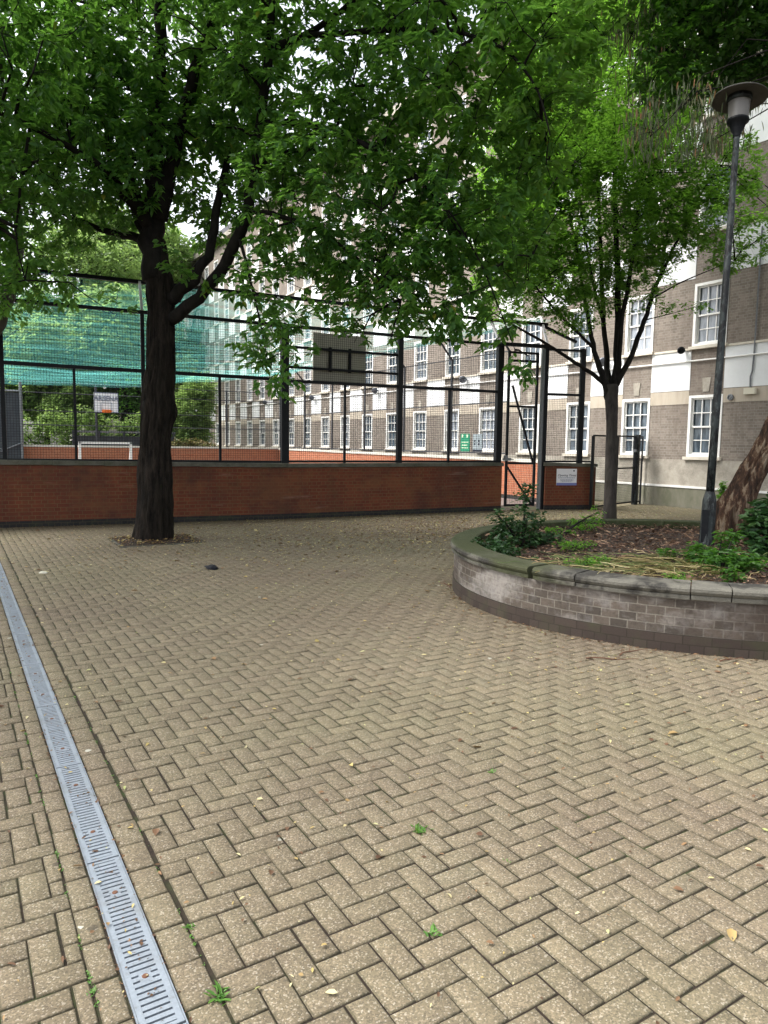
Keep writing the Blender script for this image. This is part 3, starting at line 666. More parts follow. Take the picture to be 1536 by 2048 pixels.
# turquoise netting slung over the court
def netting():
    nx, ny = 40, 130; V = []; UV = []; F = []
    rng = np.random.default_rng(5); ph = rng.random(6)*6
    for j in range(ny+1):
        v = j/ny; y = 15.15+v*(35.9-15.15)
        for i in range(nx+1):
            u = i/nx; x0 = -6.0; x1 = 15.0; x = x0+u*(x1-x0)
            z = 4.85+(4.38-4.85)*v
            sag = .55*math.sin(math.pi*min(1, v*1.02))*math.sin(math.pi*u)**.5 if 0 < u < 1 else 0
            edge = (5.28-z)*max(0, (u-.55)/.45)**1.6
            rip = .10*math.sin(y*2.6+ph[0]+.25*math.sin(x*.5))*v+.05*math.sin(y*6.1+ph[1]+x*.25)*v+.04*math.sin(x*1.3+ph[2]+y*.3)
            z = z-sag*.6+edge+rip*(1 if u < .97 else .2)
            if v > .93: z -= (v-.93)/.07*.12*(1-max(0, (u-.55)/.45))
            V.append((x, y, z)); UV.append((x, y))
    for j in range(ny):
        for i in range(nx):
            a = j*(nx+1)+i; F.append((a, a+1, a+nx+2, a+nx+1))
    me = bpy.data.meshes.new('court_netting'); me.from_pydata([(a-4.5, b_-25, c-4.6) for a, b_, c in V], [], F)
    ul = me.uv_layers.new(name='UVMap'); k = 0
    for p in me.polygons:
        for li in p.loop_indices: ul.data[li].uv = UV[me.loops[li].vertex_index]
    me.polygons.foreach_set('use_smooth', [True]*len(F))
    tag(link_mesh('court_netting', me, MT['net'], None, (4.5, 25, 4.6)), 'turquoise netting slung as a sagging roof over the ball court', 'netting')
netting()

# ------------------------------------------------------------------ block of flats
def flats():
    root = thing('apartment_building', (FX, 40, 0), 'long brown brick block of flats with sash windows and white panels', 'building')
    PI_, W_ = 2.325, 1.02
    cols = [12.77+PI_*k-W_ for k in range(24)]        # near edge of every window
    cols = [8.35]+cols
    sills = [1.45, 4.50, 7.55, 10.60, 13.65]; wh = 1.70; ztop = 16.3; Y0, Y1 = 4.5, 68.5; D = 9.0
    fr = lambda p: Vector((FX+p[1], p[0], p[2]))       # local x = world y, depth into the building = +X
    def fbox(b, y0, y1, d0, d1, z0, z1, skip=''):      # right-handed box of the facade, UV along the wall
        P = [(y0, z0), (y1, z0), (y1, z1), (y0, z1)]
        X = (FX+d0, FX+d1)
        b.quad([(X[0], y, z) for y, z in P[::-1]], [(y, z) for y, z in P[::-1]])
        b.quad([(X[0], y0, z0), (X[0], y0, z1), (X[1], y0, z1), (X[1], y0, z0)], [(0, z0), (0, z1), (X[1]-X[0], z1), (X[1]-X[0], z0)])
        b.quad([(X[0], y1, z1), (X[0], y1, z0), (X[1], y1, z0), (X[1], y1, z1)], [(0, z1), (0, z0), (X[1]-X[0], z0), (X[1]-X[0], z1)])
        b.quad([(X[0], y0, z1), (X[0], y1, z1), (X[1], y1, z1), (X[1], y0, z1)], [(y0, 0), (y1, 0), (y1, X[1]-X[0]), (y0, X[1]-X[0])])
        b.quad([(X[0], y1, z0), (X[0], y0, z0), (X[1], y0, z0), (X[1], y1, z0)], [(y1, 0), (y0, 0), (y0, X[1]-X[0]), (y1, X[1]-X[0])])
    wl = MB(); edges = [Y0]+[e for c in cols for e in (c, c+W_)]+[Y1]
    for i in range(0, len(edges), 2): fbox(wl, edges[i], edges[i+1], 0, .3, 1.36, ztop)          # piers
    for c in cols:
        zs = [1.36]+[e for s in sills for e in (s, s+wh)]+[ztop]
        for i in range(0, len(zs), 2):
            if zs[i+1]-zs[i] > .01: fbox(wl, c, c+W_, 0, .3, zs[i], zs[i+1])
    fbox(wl, Y0, Y1, .3, D, 1.36, ztop); wl.build('wall', MT['flat_brick'], root)
    b = MB(); fbox(b, Y0, Y1, -.02, D, .62, 1.36); b.build('stone_base', MT['stone'], root)
    b = MB(); fbox(b, Y0, Y1, -.03, D, -.05, .56); b.build('low_plinth', MT['low_render'], root)
    b = MB(); fbox(b, Y0, Y1, -.055, .2, .56, .62); b.build('string_course', MT['white_paint'], root)
    b = MB(); fbox(b, Y0-.2, Y1+.2, -.35, D+.3, ztop, ztop+.35); b.build('cornice', MT['stone'], root)
    b = MB(); fbox(b, Y0, Y1, .2, D, ztop+.35, ztop+1.2); b.build('roof', MT['slate'], root)
    # parts of the piers, one per storey and pier
    n = 0; far_p = MB()
    for k in range(len(cols)-1):
        ya, yb = cols[k]+W_, cols[k+1]
        b = MB(); fbox(b, ya+.005, yb-.005, -.012, .1, 2.92, 3.29); b.build('beige_band', MT['beige'], root)
        for s in (0, 1, 2, 3):
            z0, z1 = 3.305+3.05*s, 4.40+3.05*s
            if s == 3: fbox(far_p, ya+.005, yb-.005, -.015, .1, z0, z1); continue
            b = MB(); fbox(b, ya+.005, yb-.005, -.015, .1, z0, z1); p = b.build('white_panel', MT['white_panel'], root)
            b = MB(); fbox(b, ya+.002, yb-.002, -.045, .1, z1+.003, z1+.06); b.build('panel_cap', MT['sill'], p)
    tag(far_p.build('white_panel', MT['white_panel'], root), kind='stuff')
    for c in cols:
        b = MB(); y = c+W_/2
        b.quad([(FX-.02, y-.13, 3.62), (FX-.02, y-.09, 3.24), (FX-.02, y+.09, 3.24), (FX-.02, y+.13, 3.62)][::1])
        b.quad([(FX-.02, y-.13, 3.62), (FX-.02, y+.13, 3.62), (FX+.02, y+.13, 3.62), (FX+.02, y-.13, 3.62)])
        b.quad([(FX-.02, y-.09, 3.24), (FX-.02, y-.13, 3.62), (FX+.02, y-.13, 3.62), (FX+.02, y-.09, 3.24)])
        b.quad([(FX-.02, y+.13, 3.62), (FX-.02, y+.09, 3.24), (FX+.02, y+.09, 3.24), (FX+.02, y+.13, 3.62)])
        b.build('keystone', MT['stone'], root)
    # sash window template at origin: y 0..W_, z 0..wh
    def bx(b, y0, y1, d0, d1, z0, z1):
        fbox(b, y0, y1, d0-FX, d1-FX, z0, z1)
    fm = MB()
    bx(fm, 0, .075, -.02, .12, 0, wh); bx(fm, W_-.075, W_, -.02, .12, 0, wh); bx(fm, .075, W_-.075, -.02, .12, wh-.075, wh); bx(fm, .075, W_-.075, -.02, .12, 0, .07)
    i0, i1 = .075, W_-.075
    mid = wh*.5
    for z0, z1, d in ((.07, mid, .07), (mid-.04, wh-.075, .035)):
        bx(fm, i0, i0+.045, d, d+.035, z0, z1); bx(fm, i1-.045, i1, d, d+.035, z0, z1)
        bx(fm, i0+.045, i1-.045, d, d+.035, z1-.045, z1); bx(fm, i0+.045, i1-.045, d, d+.035, z0, z0+.045)
        for q in (1, 2):
            y = i0+.045+(i1-i0-.09)*q/3; bx(fm, y-.012, y+.012, d+.004, d+.03, z0+.045, z1-.045)
        z = (z0+z1)/2; bx(fm, i0+.045, i1-.045, d+.002, d+.032, z-.012, z+.012)
    pn = MB(); bx(pn, i0, i1, .095, .105, .07, wh-.075)
    sl = MB(); bx(sl, -.06, W_+.06, -.10, .05, -.085, -.003)
    mw = {}
    def mesh_of(mb, nm, mat):
        me = bpy.data.meshes.new(nm); me.from_pydata(mb.v, [], mb.f); me.materials.append(mat)
        me.uv_layers.new(name='UVMap').data.foreach_set('uv', np.array(mb.uv, dtype=np.float32).ravel()); return me
    mf, mp, ms = mesh_of(fm, 'window', MT['white_paint']), mesh_of(pn, 'pane', MT['glass']), mesh_of(sl, 'sill', MT['sill'])
    bl = BASE[root.name]
    def place(y, z, with_sill=True):
        w = bpy.data.objects.new('window', mf); C.objects.link(w); w.parent = root; w.location = (FX-bl.x, y-bl.y, z-bl.z)
        p = bpy.data.objects.new('pane', mp); C.objects.link(p); p.parent = w
        if with_sill:
            s = bpy.data.objects.new('sill', ms); C.objects.link(s); s.parent = w
    for si, s in enumerate(sills[:4]):
        for c in cols: place(c, s)
    rest = MB()
    for c in cols:
        for src in (fm, sl):
            n0 = len(rest.v); rest.v += [(v[0]+FX, v[1]+c, v[2]+sills[4]) for v in src.v]
            rest.f += [tuple(i+n0 for i in f) for f in src.f]; rest.uv += src.uv
    rw = rest.build('window', MT['white_paint'], root); tag(rw, kind='stuff')
    rp = MB()
    for c in cols:
        n0 = len(rp.v); rp.v += [(v[0]+FX, v[1]+c, v[2]+sills[4]) for v in pn.v]; rp.f += [tuple(i+n0 for i in f) for f in pn.f]; rp.uv += pn.uv
    rp2 = rp.build('pane', MT['glass'], rw); tag(rp2, kind='stuff')
    # services on the wall
    b = MB(); b.tube([(FX-.05, 9.5, 4.12), (FX-.05, 13, 4.10), (FX-.05, 40, 4.16), (FX-.05, 68, 4.16)], .022, 6); b.build('white_pipe', MT['white_paint'], root)
    b = MB(); b.tube([(FX-.04, 10.92, 7.3), (FX-.04, 10.93, 4.15), (FX-.04, 10.95, 3.7), (FX-.04, 10.99, 3.55), (FX-.04, 10.98, 3.28)], .02, 6); b.build('conduit', MT['galv'], root)
    b = MB(); fbox(b, 10.82, 11.12, -.10, 0, 3.10, 3.26); b.build('junction_box', MT['box_cream'], root)
    b = MB(); b.lathe([(.085, 0), (.085, .03), (.06, .035), (.055, .01), (.04, .012), (0, .02)], (FX-.02, 11.52, 3.05), 14, (-1, 0, 0)); b.build('vent', MT['galv'], root)
flats()
for i, (y, z, lb) in enumerate(((12.97, 4.42, 'small dark round lamp at the corner of a first-floor sill near the lamp post'),
                              (15.75, 4.35, 'round wall lamp half hidden behind the slim tree fork'),
                              (22.9, 4.3, 'round wall lamp above the green notice'), (29.8, 4.25, 'round wall lamp seen just right of the backboard'),
                              (36.8, 4.25, 'round wall lamp seen between the thick fence post and the backboard'),
                              (43.8, 4.28, 'farthest round wall lamp left of the thick corner fence post'))):
    t = thing('wall_lamp', (FX, y, z), lb, 'wall lamp', 'round lamps along the flats')
    b = MB(); b.bar((FX, y, z), (FX-.16, y, z), .04); b.build('bracket', MT['flood'], t)
    b = MB(); s_ = .7 if i == 0 else 1.0
    b.lathe([(0, -.10), (.10*s_, -.08), (.14*s_, 0), (.15*s_, .05), (.13*s_, .07), (0, .075)], (FX-.22, y, z), 14, (-.5, -.6, -.35)); b.build('lamp_head', MT['black'] if i == 0 else MT['flood'], t, smooth=True)

# ------------------------------------------------------------------ round planter
def planter():
    root = thing('round_planter', (*PC, 0), 'large round grey-brown brick planter with moulded stone coping', 'planter')
    n = 160; A = np.linspace(0, 2*math.pi, n+1)
    u = [0]
    for k in range(n): u.append(u[-1]+float(np.hypot(*(planter_pt(A[k+1])-planter_pt(A[k])))))
    def band(mb, o1, o2, z0, z1, a=A, uu=u, o0=None):
        o0 = o1 if o0 is None else o0
        for k in range(len(a)-1):
            p, q = planter_pt(a[k], o0), planter_pt(a[k+1], o0); p2, q2 = planter_pt(a[k], o1), planter_pt(a[k+1], o1)
            mb.quad([(*p, z0), (*q, z0), (*q2, z1), (*p2, z1)], [(uu[k], z0), (uu[k+1], z0), (uu[k+1], z1), (uu[k], z1)])
    b = MB(); band(b, 0, 0, .148, .452); band(b, -.24, -.24, .45, .14)
    b.build('brickwork', MT['planter_brick'], root, smooth=False)
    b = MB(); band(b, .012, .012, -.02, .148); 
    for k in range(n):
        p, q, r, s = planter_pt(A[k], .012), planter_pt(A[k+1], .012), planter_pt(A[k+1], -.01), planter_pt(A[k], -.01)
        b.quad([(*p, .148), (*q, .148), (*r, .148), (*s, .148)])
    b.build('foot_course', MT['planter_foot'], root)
    # coping stones, each of its own; angles of joints (radians) measured around the bed
    rng = random.Random(2); joints = []
    a = rad(198)
    seq = [rad(x) for x in (9, 19, 6, 20.5, 19, 18, 20, 14, 20, 19, 21, 18, 20, 19, 21, 17, 20, 19, 20, 19.5)]
    tot = 0; k = 0
    while tot < 2*math.pi-rad(8):
        d = seq[k % len(seq)]; d = min(d, 2*math.pi-tot); joints.append((a, a+d)); a += d; tot += d; k += 1
    prof = [(-.26, .455), (.028, .455), (.030, .484), (.022, .490), (.034, .500), (.046, .522), (.044, .545), (.030, .560), (.010, .568), (-.24, .572), (-.262, .562), (-.262, .455)]
    for (a0, a1) in joints:
        g = .0016; aa = np.linspace(a0+g, a1-g, 9); b = MB(); dz = rng.uniform(-.002, .003); do = rng.uniform(-.003, .004)
        for k in range(8):
            for i in range(len(prof)-1):
                (o0, z0), (o1, z1) = prof[i], prof[i+1]
                p, q = planter_pt(aa[k], o0+do), planter_pt(aa[k+1], o0+do); p2, q2 = planter_pt(aa[k], o1+do), planter_pt(aa[k+1], o1+do)
                b.quad([(*p, z0+dz), (*q, z0+dz), (*q2, z1+dz), (*p2, z1+dz)])
        for ae, rv in ((aa[0], 1), (aa[-1], -1)):
            ps = [(*planter_pt(ae, o+do), z+dz) for o, z in prof[:-1]]; b.quad(ps[::rv])
        am = (a0+a1)/2 % (2*math.pi); mossy = rad(15) < am < rad(150)
        o = b.build('coping_stone', MT['mossy_stone'] if mossy else MT['planter_stone'], root)
        if mossy: o['label'] = 'coping stone green with moss'
    # soil
    V = [(PC[0], PC[1], .50)]; F = []
    R = 14
    for r in range(1, R+1):
        for k in range(64):
            p = PC+(planter_pt(2*math.pi*k/64, -.23)-PC)*r/R
            V.append((p[0], p[1], .47+.05*mnoise.noise(Vector((p[0]*1.3, p[1]*1.3, 0)))+.03*(1-(r/R)**2)-.02*(r == R)))
    for k in range(64): F.append((0, 1+k, 1+(k+1) % 64))
    for r in range(R-1):
        for k in range(64):
            a_, c_ = 1+r*64, 1+(r+1)*64; F.append((a_+k, c_+k, c_+(k+1) % 64, a_+(k+1) % 64))
    me = bpy.data.meshes.new('soil'); me.from_pydata([(v[0]-PC[0], v[1]-PC[1], v[2]) for v in V], [], F)
    me.polygons.foreach_set('use_smooth', [True]*len(F))
    o = link_mesh('soil', me, MT['mulch'], root)
planter()
def soil_z(x, y): return .49+.05*mnoise.noise(Vector((x*1.3, y*1.3, 0)))

# ------------------------------------------------------------------ leaves and trees
def leaf_mesh(P, Ax, Nn, L, Wd, fold=.12, curl=.12):
    """6-vertex leaves folded along the midrib; returns V, F (quads)"""
    S = np.cross(Ax, Nn); S /= np.linalg.norm(S, axis=1, keepdims=True)+1e-9
    Nn = np.cross(S, Ax)
    L = L[:, None]; Wd = Wd[:, None]
    b = P; t = P+Ax*L-Nn*L*curl
    l1 = P+Ax*L*.30+S*Wd*.46+Nn*Wd*fold; l2 = P+Ax*L*.68+S*Wd*.40+Nn*(Wd*fold-L*curl*.35)
    r1 = P+Ax*L*.30-S*Wd*.46+Nn*Wd*fold; r2 = P+Ax*L*.68-S*Wd*.40+Nn*(Wd*fold-L*curl*.35)
    V = np.stack([b, l1, l2, t, r2, r1], 1); n = len(P)
    F = (np.arange(n)[:, None, None]*6+np.array([[0, 1, 2, 3], [0, 3, 4, 5]])[None]).reshape(-1, 4)
    return V.reshape(-1, 3), F
def unit(a): return a/(np.linalg.norm(a, axis=-1, keepdims=True)+1e-9)
def sample_lobes(lobes, n, rng, shell=.0):
    w = np.array([l[1][0]*l[1][1]*l[1][2]*(l[2] if len(l) > 2 else 1) for l in lobes]); w = w/w.sum()
    idx = rng.choice(len(lobes), n, p=w); d = unit(rng.normal(size=(n, 3))); r = rng.random(n)**(1/(3+shell))
    c = np.array([l[0] for l in lobes])[idx]; rr = np.array([l[1] for l in lobes])[idx]
    return c+d*rr*r[:, None]
def nearest(P, Q, bias=None):
    out = np.empty(len(P), int)
    for i in range(0, len(P), 400):
        d = ((P[i:i+400, None]-Q[None])**2).sum(-1)
        if bias is not None: d = d+bias[None]
        out[i:i+400] = d.argmin(1)
    return out
def build_tree(name, base, label, cat, limbs, lobes, ns, leaf, mats, seed, radii=((.035, .014), (.014, .006), (.006, .0025)), group=None,
               trunk_fn=None, bright=(), sway=.12, droop=.25, spray=None, bark_parts=None, flat=.35, hang=False, keepf=None):
    """limbs: [(points, radii)] drawn by hand; lobes: [(centre, (rx, ry, rz), weight)] volumes the foliage fills"""
    rng = np.random.default_rng(seed)
    root = thing(name, base, label, cat, group)
    tb = MB(); nodes = []; sides = (6, 4, 3)
    for pts, rs in limbs:
        pts = np.array(pts, float); t = np.linspace(0, 1, len(pts)); tt = np.linspace(0, 1, (len(pts)-1)*4+1)
        fine = np.stack([np.interp(tt, t, pts[:, k]) for k in range(3)], 1); fr_ = np.interp(tt, t, np.array(rs, float))
        for _ in range(2): fine[1:-1] = (fine[:-2]+2*fine[1:-1]+fine[2:])/4
        wig = rng.normal(0, 1, fine.shape)*fr_[:, None]*.18; wig[0] = 0; fine = fine+wig
        tb.tube(fine, fr_, 9, vs=.3); st = fine[len(fine)//4:] if len(limbs) > 1 else fine[len(fine)//2:]
        nodes.append(st)
    nodes = np.concatenate(nodes)
    tips = tdir = None
    for lv, n in enumerate(ns):
        P = sample_lobes(lobes, n, rng, 1.0 if lv < 2 else .5)
        if keepf is not None: P = P[keepf(P)]
        j = nearest(P, nodes); d0 = np.linalg.norm(P-nodes[j], axis=1)
        order = np.argsort(d0); new = []; r0, r1 = radii[lv]
        for i in order:
            a = nodes[j[i]]; b_ = P[i]; L = d0[i]
            if L < .02: continue
            m1 = a+(b_-a)*.35+rng.normal(0, sway*.5*L, 3)+np.array([0, 0, .10*L]); m2 = a+(b_-a)*.72+rng.normal(0, sway*.4*L, 3)+np.array([0, 0, .08*L])
            k = min(1.0, L/1.2)*.6+.4
            tb.tube([a, m1, m2, b_], [r0*k, r0*k*.7, (r0+r1)*.4*k, r1*.8], sides[lv], cap=False)
            new += [m1, m2, b_] if lv < 2 else [b_]
        if lv == len(ns)-1:
            tips = P; tdir = unit(P-nodes[j]); tl = d0
        nodes = np.concatenate([nodes, np.array(new)])
    m_, ll, lw = leaf['n'], leaf['L'], leaf['W']
    n = len(tips)*m_; ti = np.repeat(np.arange(len(tips)), m_)
    back = rng.random(n)**1.5*np.minimum(leaf.get('run', .25), tl[ti])
    P = tips[ti]-tdir[ti]*back[:, None]+rng.normal(0, leaf.get('spread', .02), (n, 3))
    az = rng.random(n)*2*math.pi; hz = np.stack([np.cos(az), np.sin(az), np.zeros(n)], 1)
    if hang:
        Ax = unit(hz*.22+np.array([0, 0, -1.0])+rng.normal(0, .12, (n, 3))); Nn = unit(hz+rng.normal(0, .4, (n, 3)))
    else:
        Ax = unit(tdir[ti]*np.array([.8, .8, .35])+hz*.95+np.array([0, 0, -1.0])*(droop+rng.normal(0, .18, n))[:, None])
        Nn = unit(np.array([0, 0, 1.0])+rng.normal(0, flat, (n, 3)))
    Lr = ll*rng.uniform(.6, 1.15, n); Wr = lw*rng.uniform(.7, 1.15, n)
    V, F = leaf_mesh(P, Ax, Nn, Lr, Wr)
    cl = rng.normal(.5, .16, len(tips))[ti]+rng.normal(0, .12, n)
    cl = cl+.20*np.array([mnoise.noise(Vector(t)*.9) for t in tips])[ti]
    for bc, br, bd_ in bright: cl = cl+bd_*np.exp(-((tips-np.array(bc))**2).sum(1)/br**2)[ti]  # yellower near given points: young leaves, and backlight painted into their colour
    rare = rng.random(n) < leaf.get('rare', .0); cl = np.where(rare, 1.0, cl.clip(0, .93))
    fast_mesh('crown', V, F, MT[mats[1]], root, attr=np.repeat(cl, 2))
    if trunk_fn: trunk_fn(root)
    tb.build('branches' if trunk_fn else 'trunk', MT[mats[2] if len(mats) > 2 else mats[0]], root, smooth=True)
    return root
def rough_trunk(root, pts, rs, mat, ridge=.10, nseg=56, seed=1, bumps=(), step=.035):
    pts = np.array(pts, float); rs = np.array(rs, float)
    L = np.r_[0, np.cumsum(np.linalg.norm(np.diff(pts, axis=0), axis=1))]; n = int(L[-1]/step); s = np.linspace(0, L[-1], n)
    c = np.stack([np.interp(s, L, pts[:, k]) for k in range(3)], 1); r = np.interp(s, L, rs)
    for _ in range(6): c[1:-1] = (c[:-2]+2*c[1:-1]+c[2:])/4; r[1:-1] = (r[:-2]+2*r[1:-1]+r[2:])/4
    V = []; F = []
    for i in range(n):
        t = Vector(c[min(i+1, n-1)]-c[max(i-1, 0)]).normalized(); x = t.cross(Vector((0, 1, 0))).normalized(); y = t.cross(x)
        for k in range(nseg):
            a = 2*math.pi*k/nseg; ca, sa = math.cos(a), math.sin(a)
            q = Vector((ca*2.2, sa*2.2, s[i]*.55+seed*7)); rdg = 1-abs(mnoise.noise(q*2.0))*2
            fl = mnoise.noise(Vector((ca*1.1, sa*1.1, s[i]*.9+seed*3)))
            fine = mnoise.noise(Vector((ca*9, sa*9, s[i]*3.0)))
            rr = r[i]*(1+ridge*(rdg-.5)+.10*fl+.05*fine)
            if i < n*.16: rr *= 1+.10*(1-i/(n*.16))*max(0, math.cos(a*5+1+seed))
            for (bs, ba, bw, bh) in bumps:
                rr += bh*math.exp(-((s[i]-bs)/bw)**2-((math.atan2(math.sin(a-ba), math.cos(a-ba)))/.8)**2)
            V.append(Vector(c[i])+(x*ca+y*sa)*rr)
    for i in range(n-1):
        for k in range(nseg):
            k2 = (k+1) % nseg; F.append((i*nseg+k, i*nseg+k2, (i+1)*nseg+k2, (i+1)*nseg+k))
    return fast_mesh('trunk', np.array([tuple(v) for v in V]), F, MT[mat], root, smooth=True)
def L_(seq, rs):                       # limb from photo points with their own distances
    return ([at(*p) for p in seq], rs)
def lobe(x, y, d, r, w=1.0):
    r = (r, r, r) if not hasattr(r, '__len__') else r
    return (tuple(at(x, y, d)), r, w)

# --- the big tree
TD = 12.15
T1b = at(308, 1080, TD); T1b[2] = 0
def t1_trunk(root):
    seq = [(308, 1085), (309, 1050), (311, 1000), (310, 940), (312, 880), (318, 815), (316, 780), (322, 740), (322, 680), (322, 620), (320, 580), (316, 540), (312, 480)]
    px = [94, 86, 80, 76, 69, 72, 74, 66, 64, 63, 65, 56, 42]
    pts = [at(x, y, TD) for x, y in seq]; pts[0][2] = -.05
    rough_trunk(root, pts, [w*.82/2/117 for w in px], 'bark', .17, 64, 1, ((2.25, 2.6, .16, .05), (2.3, -.4, .2, .035)))
limbs1 = [
    L_([(312, 560, 12.15), (304, 460, 12.15), (316, 300, 12.1), (321, 150, 12.1), (320, 0, 12), (312, -160, 12)], [.23, .19, .14, .11, .09, .05]),
    L_([(305, 490, 12.15), (268, 400, 12.3), (243, 300, 12.5), (222, 200, 12.8), (200, 80, 13), (180, -60, 13.2)], [.15, .12, .10, .085, .06, .04]),
    L_([(298, 450, 12.1), (262, 400, 11.7), (215, 345, 11.2), (150, 300, 10.8), (60, 250, 10.4), (-60, 200, 10)], [.12, .10, .07, .05, .04, .025]),
    L_([(300, 480, 12.2), (230, 470, 12.6), (150, 440, 12.8), (80, 400, 13), (-20, 380, 13)], [.09, .06, .045, .035, .02]),
    L_([(318, 440, 12.1), (340, 330, 11.9), (365, 220, 11.7), (400, 110, 11.5), (435, 20, 11.4), (470, -120, 11.3)], [.15, .12, .10, .085, .06, .04]),
    L_([(340, 600, 12.1), (385, 560, 12.0), (425, 490, 12.0), (432, 420, 12.1), (455, 320, 12.3), (470, 200, 12.6), (480, 60, 12.8)], [.12, .095, .08, .07, .055, .04, .025]),
    L_([(340, 640, 12.1), (395, 600, 11.9), (450, 530, 11.7), (488, 450, 11.5), (505, 370, 11.4), (522, 250, 11.3), (536, 120, 11.2), (545, 0, 11.1), (550, -150, 11)], [.115, .10, .098, .095, .09, .082, .072, .055, .03]),
    L_([(536, 110, 11.2), (570, 85, 11.1), (610, 72, 11.0), (700, 10, 10.6), (800, -80, 10.2)], [.07, .06, .05, .04, .02]),
    L_([(520, 245, 11.3), (600, 245, 11.0), (700, 275, 10.6), (790, 320, 10.3), (870, 390, 10.2), (930, 480, 10.3)], [.055, .05, .045, .035, .025, .012]),
    L_([(510, 330, 11.4), (580, 300, 11.6), (680, 300, 12.0), (800, 330, 12.4), (920, 380, 12.6)], [.05, .04, .035, .025, .012]),
    L_([(500, 420, 11.5), (560, 430, 11.1), (640, 460, 10.9), (720, 520, 10.8), (800, 600, 10.8)], [.045, .035, .03, .02, .01]),
    L_([(480, 480, 11.5), (500, 560, 11.0), (520, 640, 10.8), (535, 720, 10.8)], [.03, .02, .014, .008]),
    L_([(610, 72, 11.0), (760, 60, 10.2), (900, 60, 9.6), (1010, 90, 9.2), (1080, 180, 9.0), (1100, 270, 9.0)], [.045, .04, .03, .02, .015, .008]),
    L_([(800, 320, 10.3), (900, 420, 10.2), (960, 520, 10.2), (1000, 620, 10.2), (1030, 700, 10.2)], [.02, .015, .012, .009, .006]),
    L_([(60, 250, 10.4), (40, 380, 10.6), (30, 480, 10.8), (50, 560, 11)], [.025, .02, .014, .008])]
lobes1 = [lobe(40, 250, 11.3, (2.4, 2.2, 2.0), 1.0), lobe(-120, 520, 11.5, (1.6, 1.4, 1.1), .9), lobe(60, 570, 11.4, (.75, .8, .65), 1.1), lobe(-120, 60, 12, 2.4, .8),
          lobe(330, 110, 12.2, (2.3, 2.4, 1.8), .95), lobe(200, 330, 11.6, (1.5, 1.6, 1.0), .9), lobe(620, 150, 11.6, (2.1, 2.4, 1.8), .95), lobe(460, 330, 12.4, (1.3, 1.2, 1.1), .8),
          lobe(690, 400, 11.3, (1.9, 1.8, 1.4), 1.15), lobe(590, 560, 11.2, (1.25, 1.0, .75), 1.2), lobe(545, 690, 10.8, (.75, .6, .42), 1.5), lobe(470, 700, 10.7, (.32, .3, .16), 2.2), lobe(560, 780, 10.6, (.45, .35, .16), 2.2), lobe(740, 620, 10.9, (1.0, .8, .55), 1.3),
          lobe(880, 590, 10.6, (1.0, .9, .85), 1.1), lobe(940, 370, 10.6, (1.5, 1.5, 1.6), .9), lobe(1040, 720, 10.3, (.30, .25, .45), 1.8), lobe(960, 640, 10.4, (.7, .5, .45), 1.2),
          lobe(1000, 120, 9.6, (1.5, 1.4, 1.3), .9), lobe(850, 60, 10, (1.6, 1.6, 1.3), .8), lobe(390, 560, 11.6, (.5, .4, .35), .8), lobe(325, 500, 11.4, (.42, .3, .30), .9), lobe(235, 600, 11.3, (.36, .3, .24), 1.0),
          lobe(300, -260, 12, (3.6, 3.4, 2.2), .5), lobe(800, -240, 11, (2.8, 2.6, 1.8), .5), lobe(250, 250, 12.6, (1.6, 1.5, 1.5), .9), lobe(800, 480, 10.9, (1.3, 1.2, 1.2), 1.0), lobe(990, 420, 10.9, (1.0, 1.1, 1.5), 1.0), ((2.2, 8.8, 9.6), (3.0, 2.4, 1.6), .6), ((5.6, 9.2, 9.8), (2.8, 2.2, 1.5), .6), ((-1.5, 11, 9.6), (2.6, 2.4, 1.6), .5), lobe(400, 420, 12.9, (1.0, 1.0, .9), .9), lobe(1100, 60, 9.5, (1.0, 1.0, 1.0), 1.0)]  # lobes in world coordinates: unseen crown added to shade the middle paving
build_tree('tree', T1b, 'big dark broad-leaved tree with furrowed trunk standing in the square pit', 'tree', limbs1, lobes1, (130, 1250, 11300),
           dict(n=12, L=.15, W=.066, run=.22, spread=.03, rare=.004), ('bark', 'leaf_a', 'bark_limb'), 11, trunk_fn=t1_trunk, bright=[(at(1090, 80, 9.4), 1.6, .5), (at(900, 300, 10.4), 1.3, .2)], droop=.38, flat=.38)

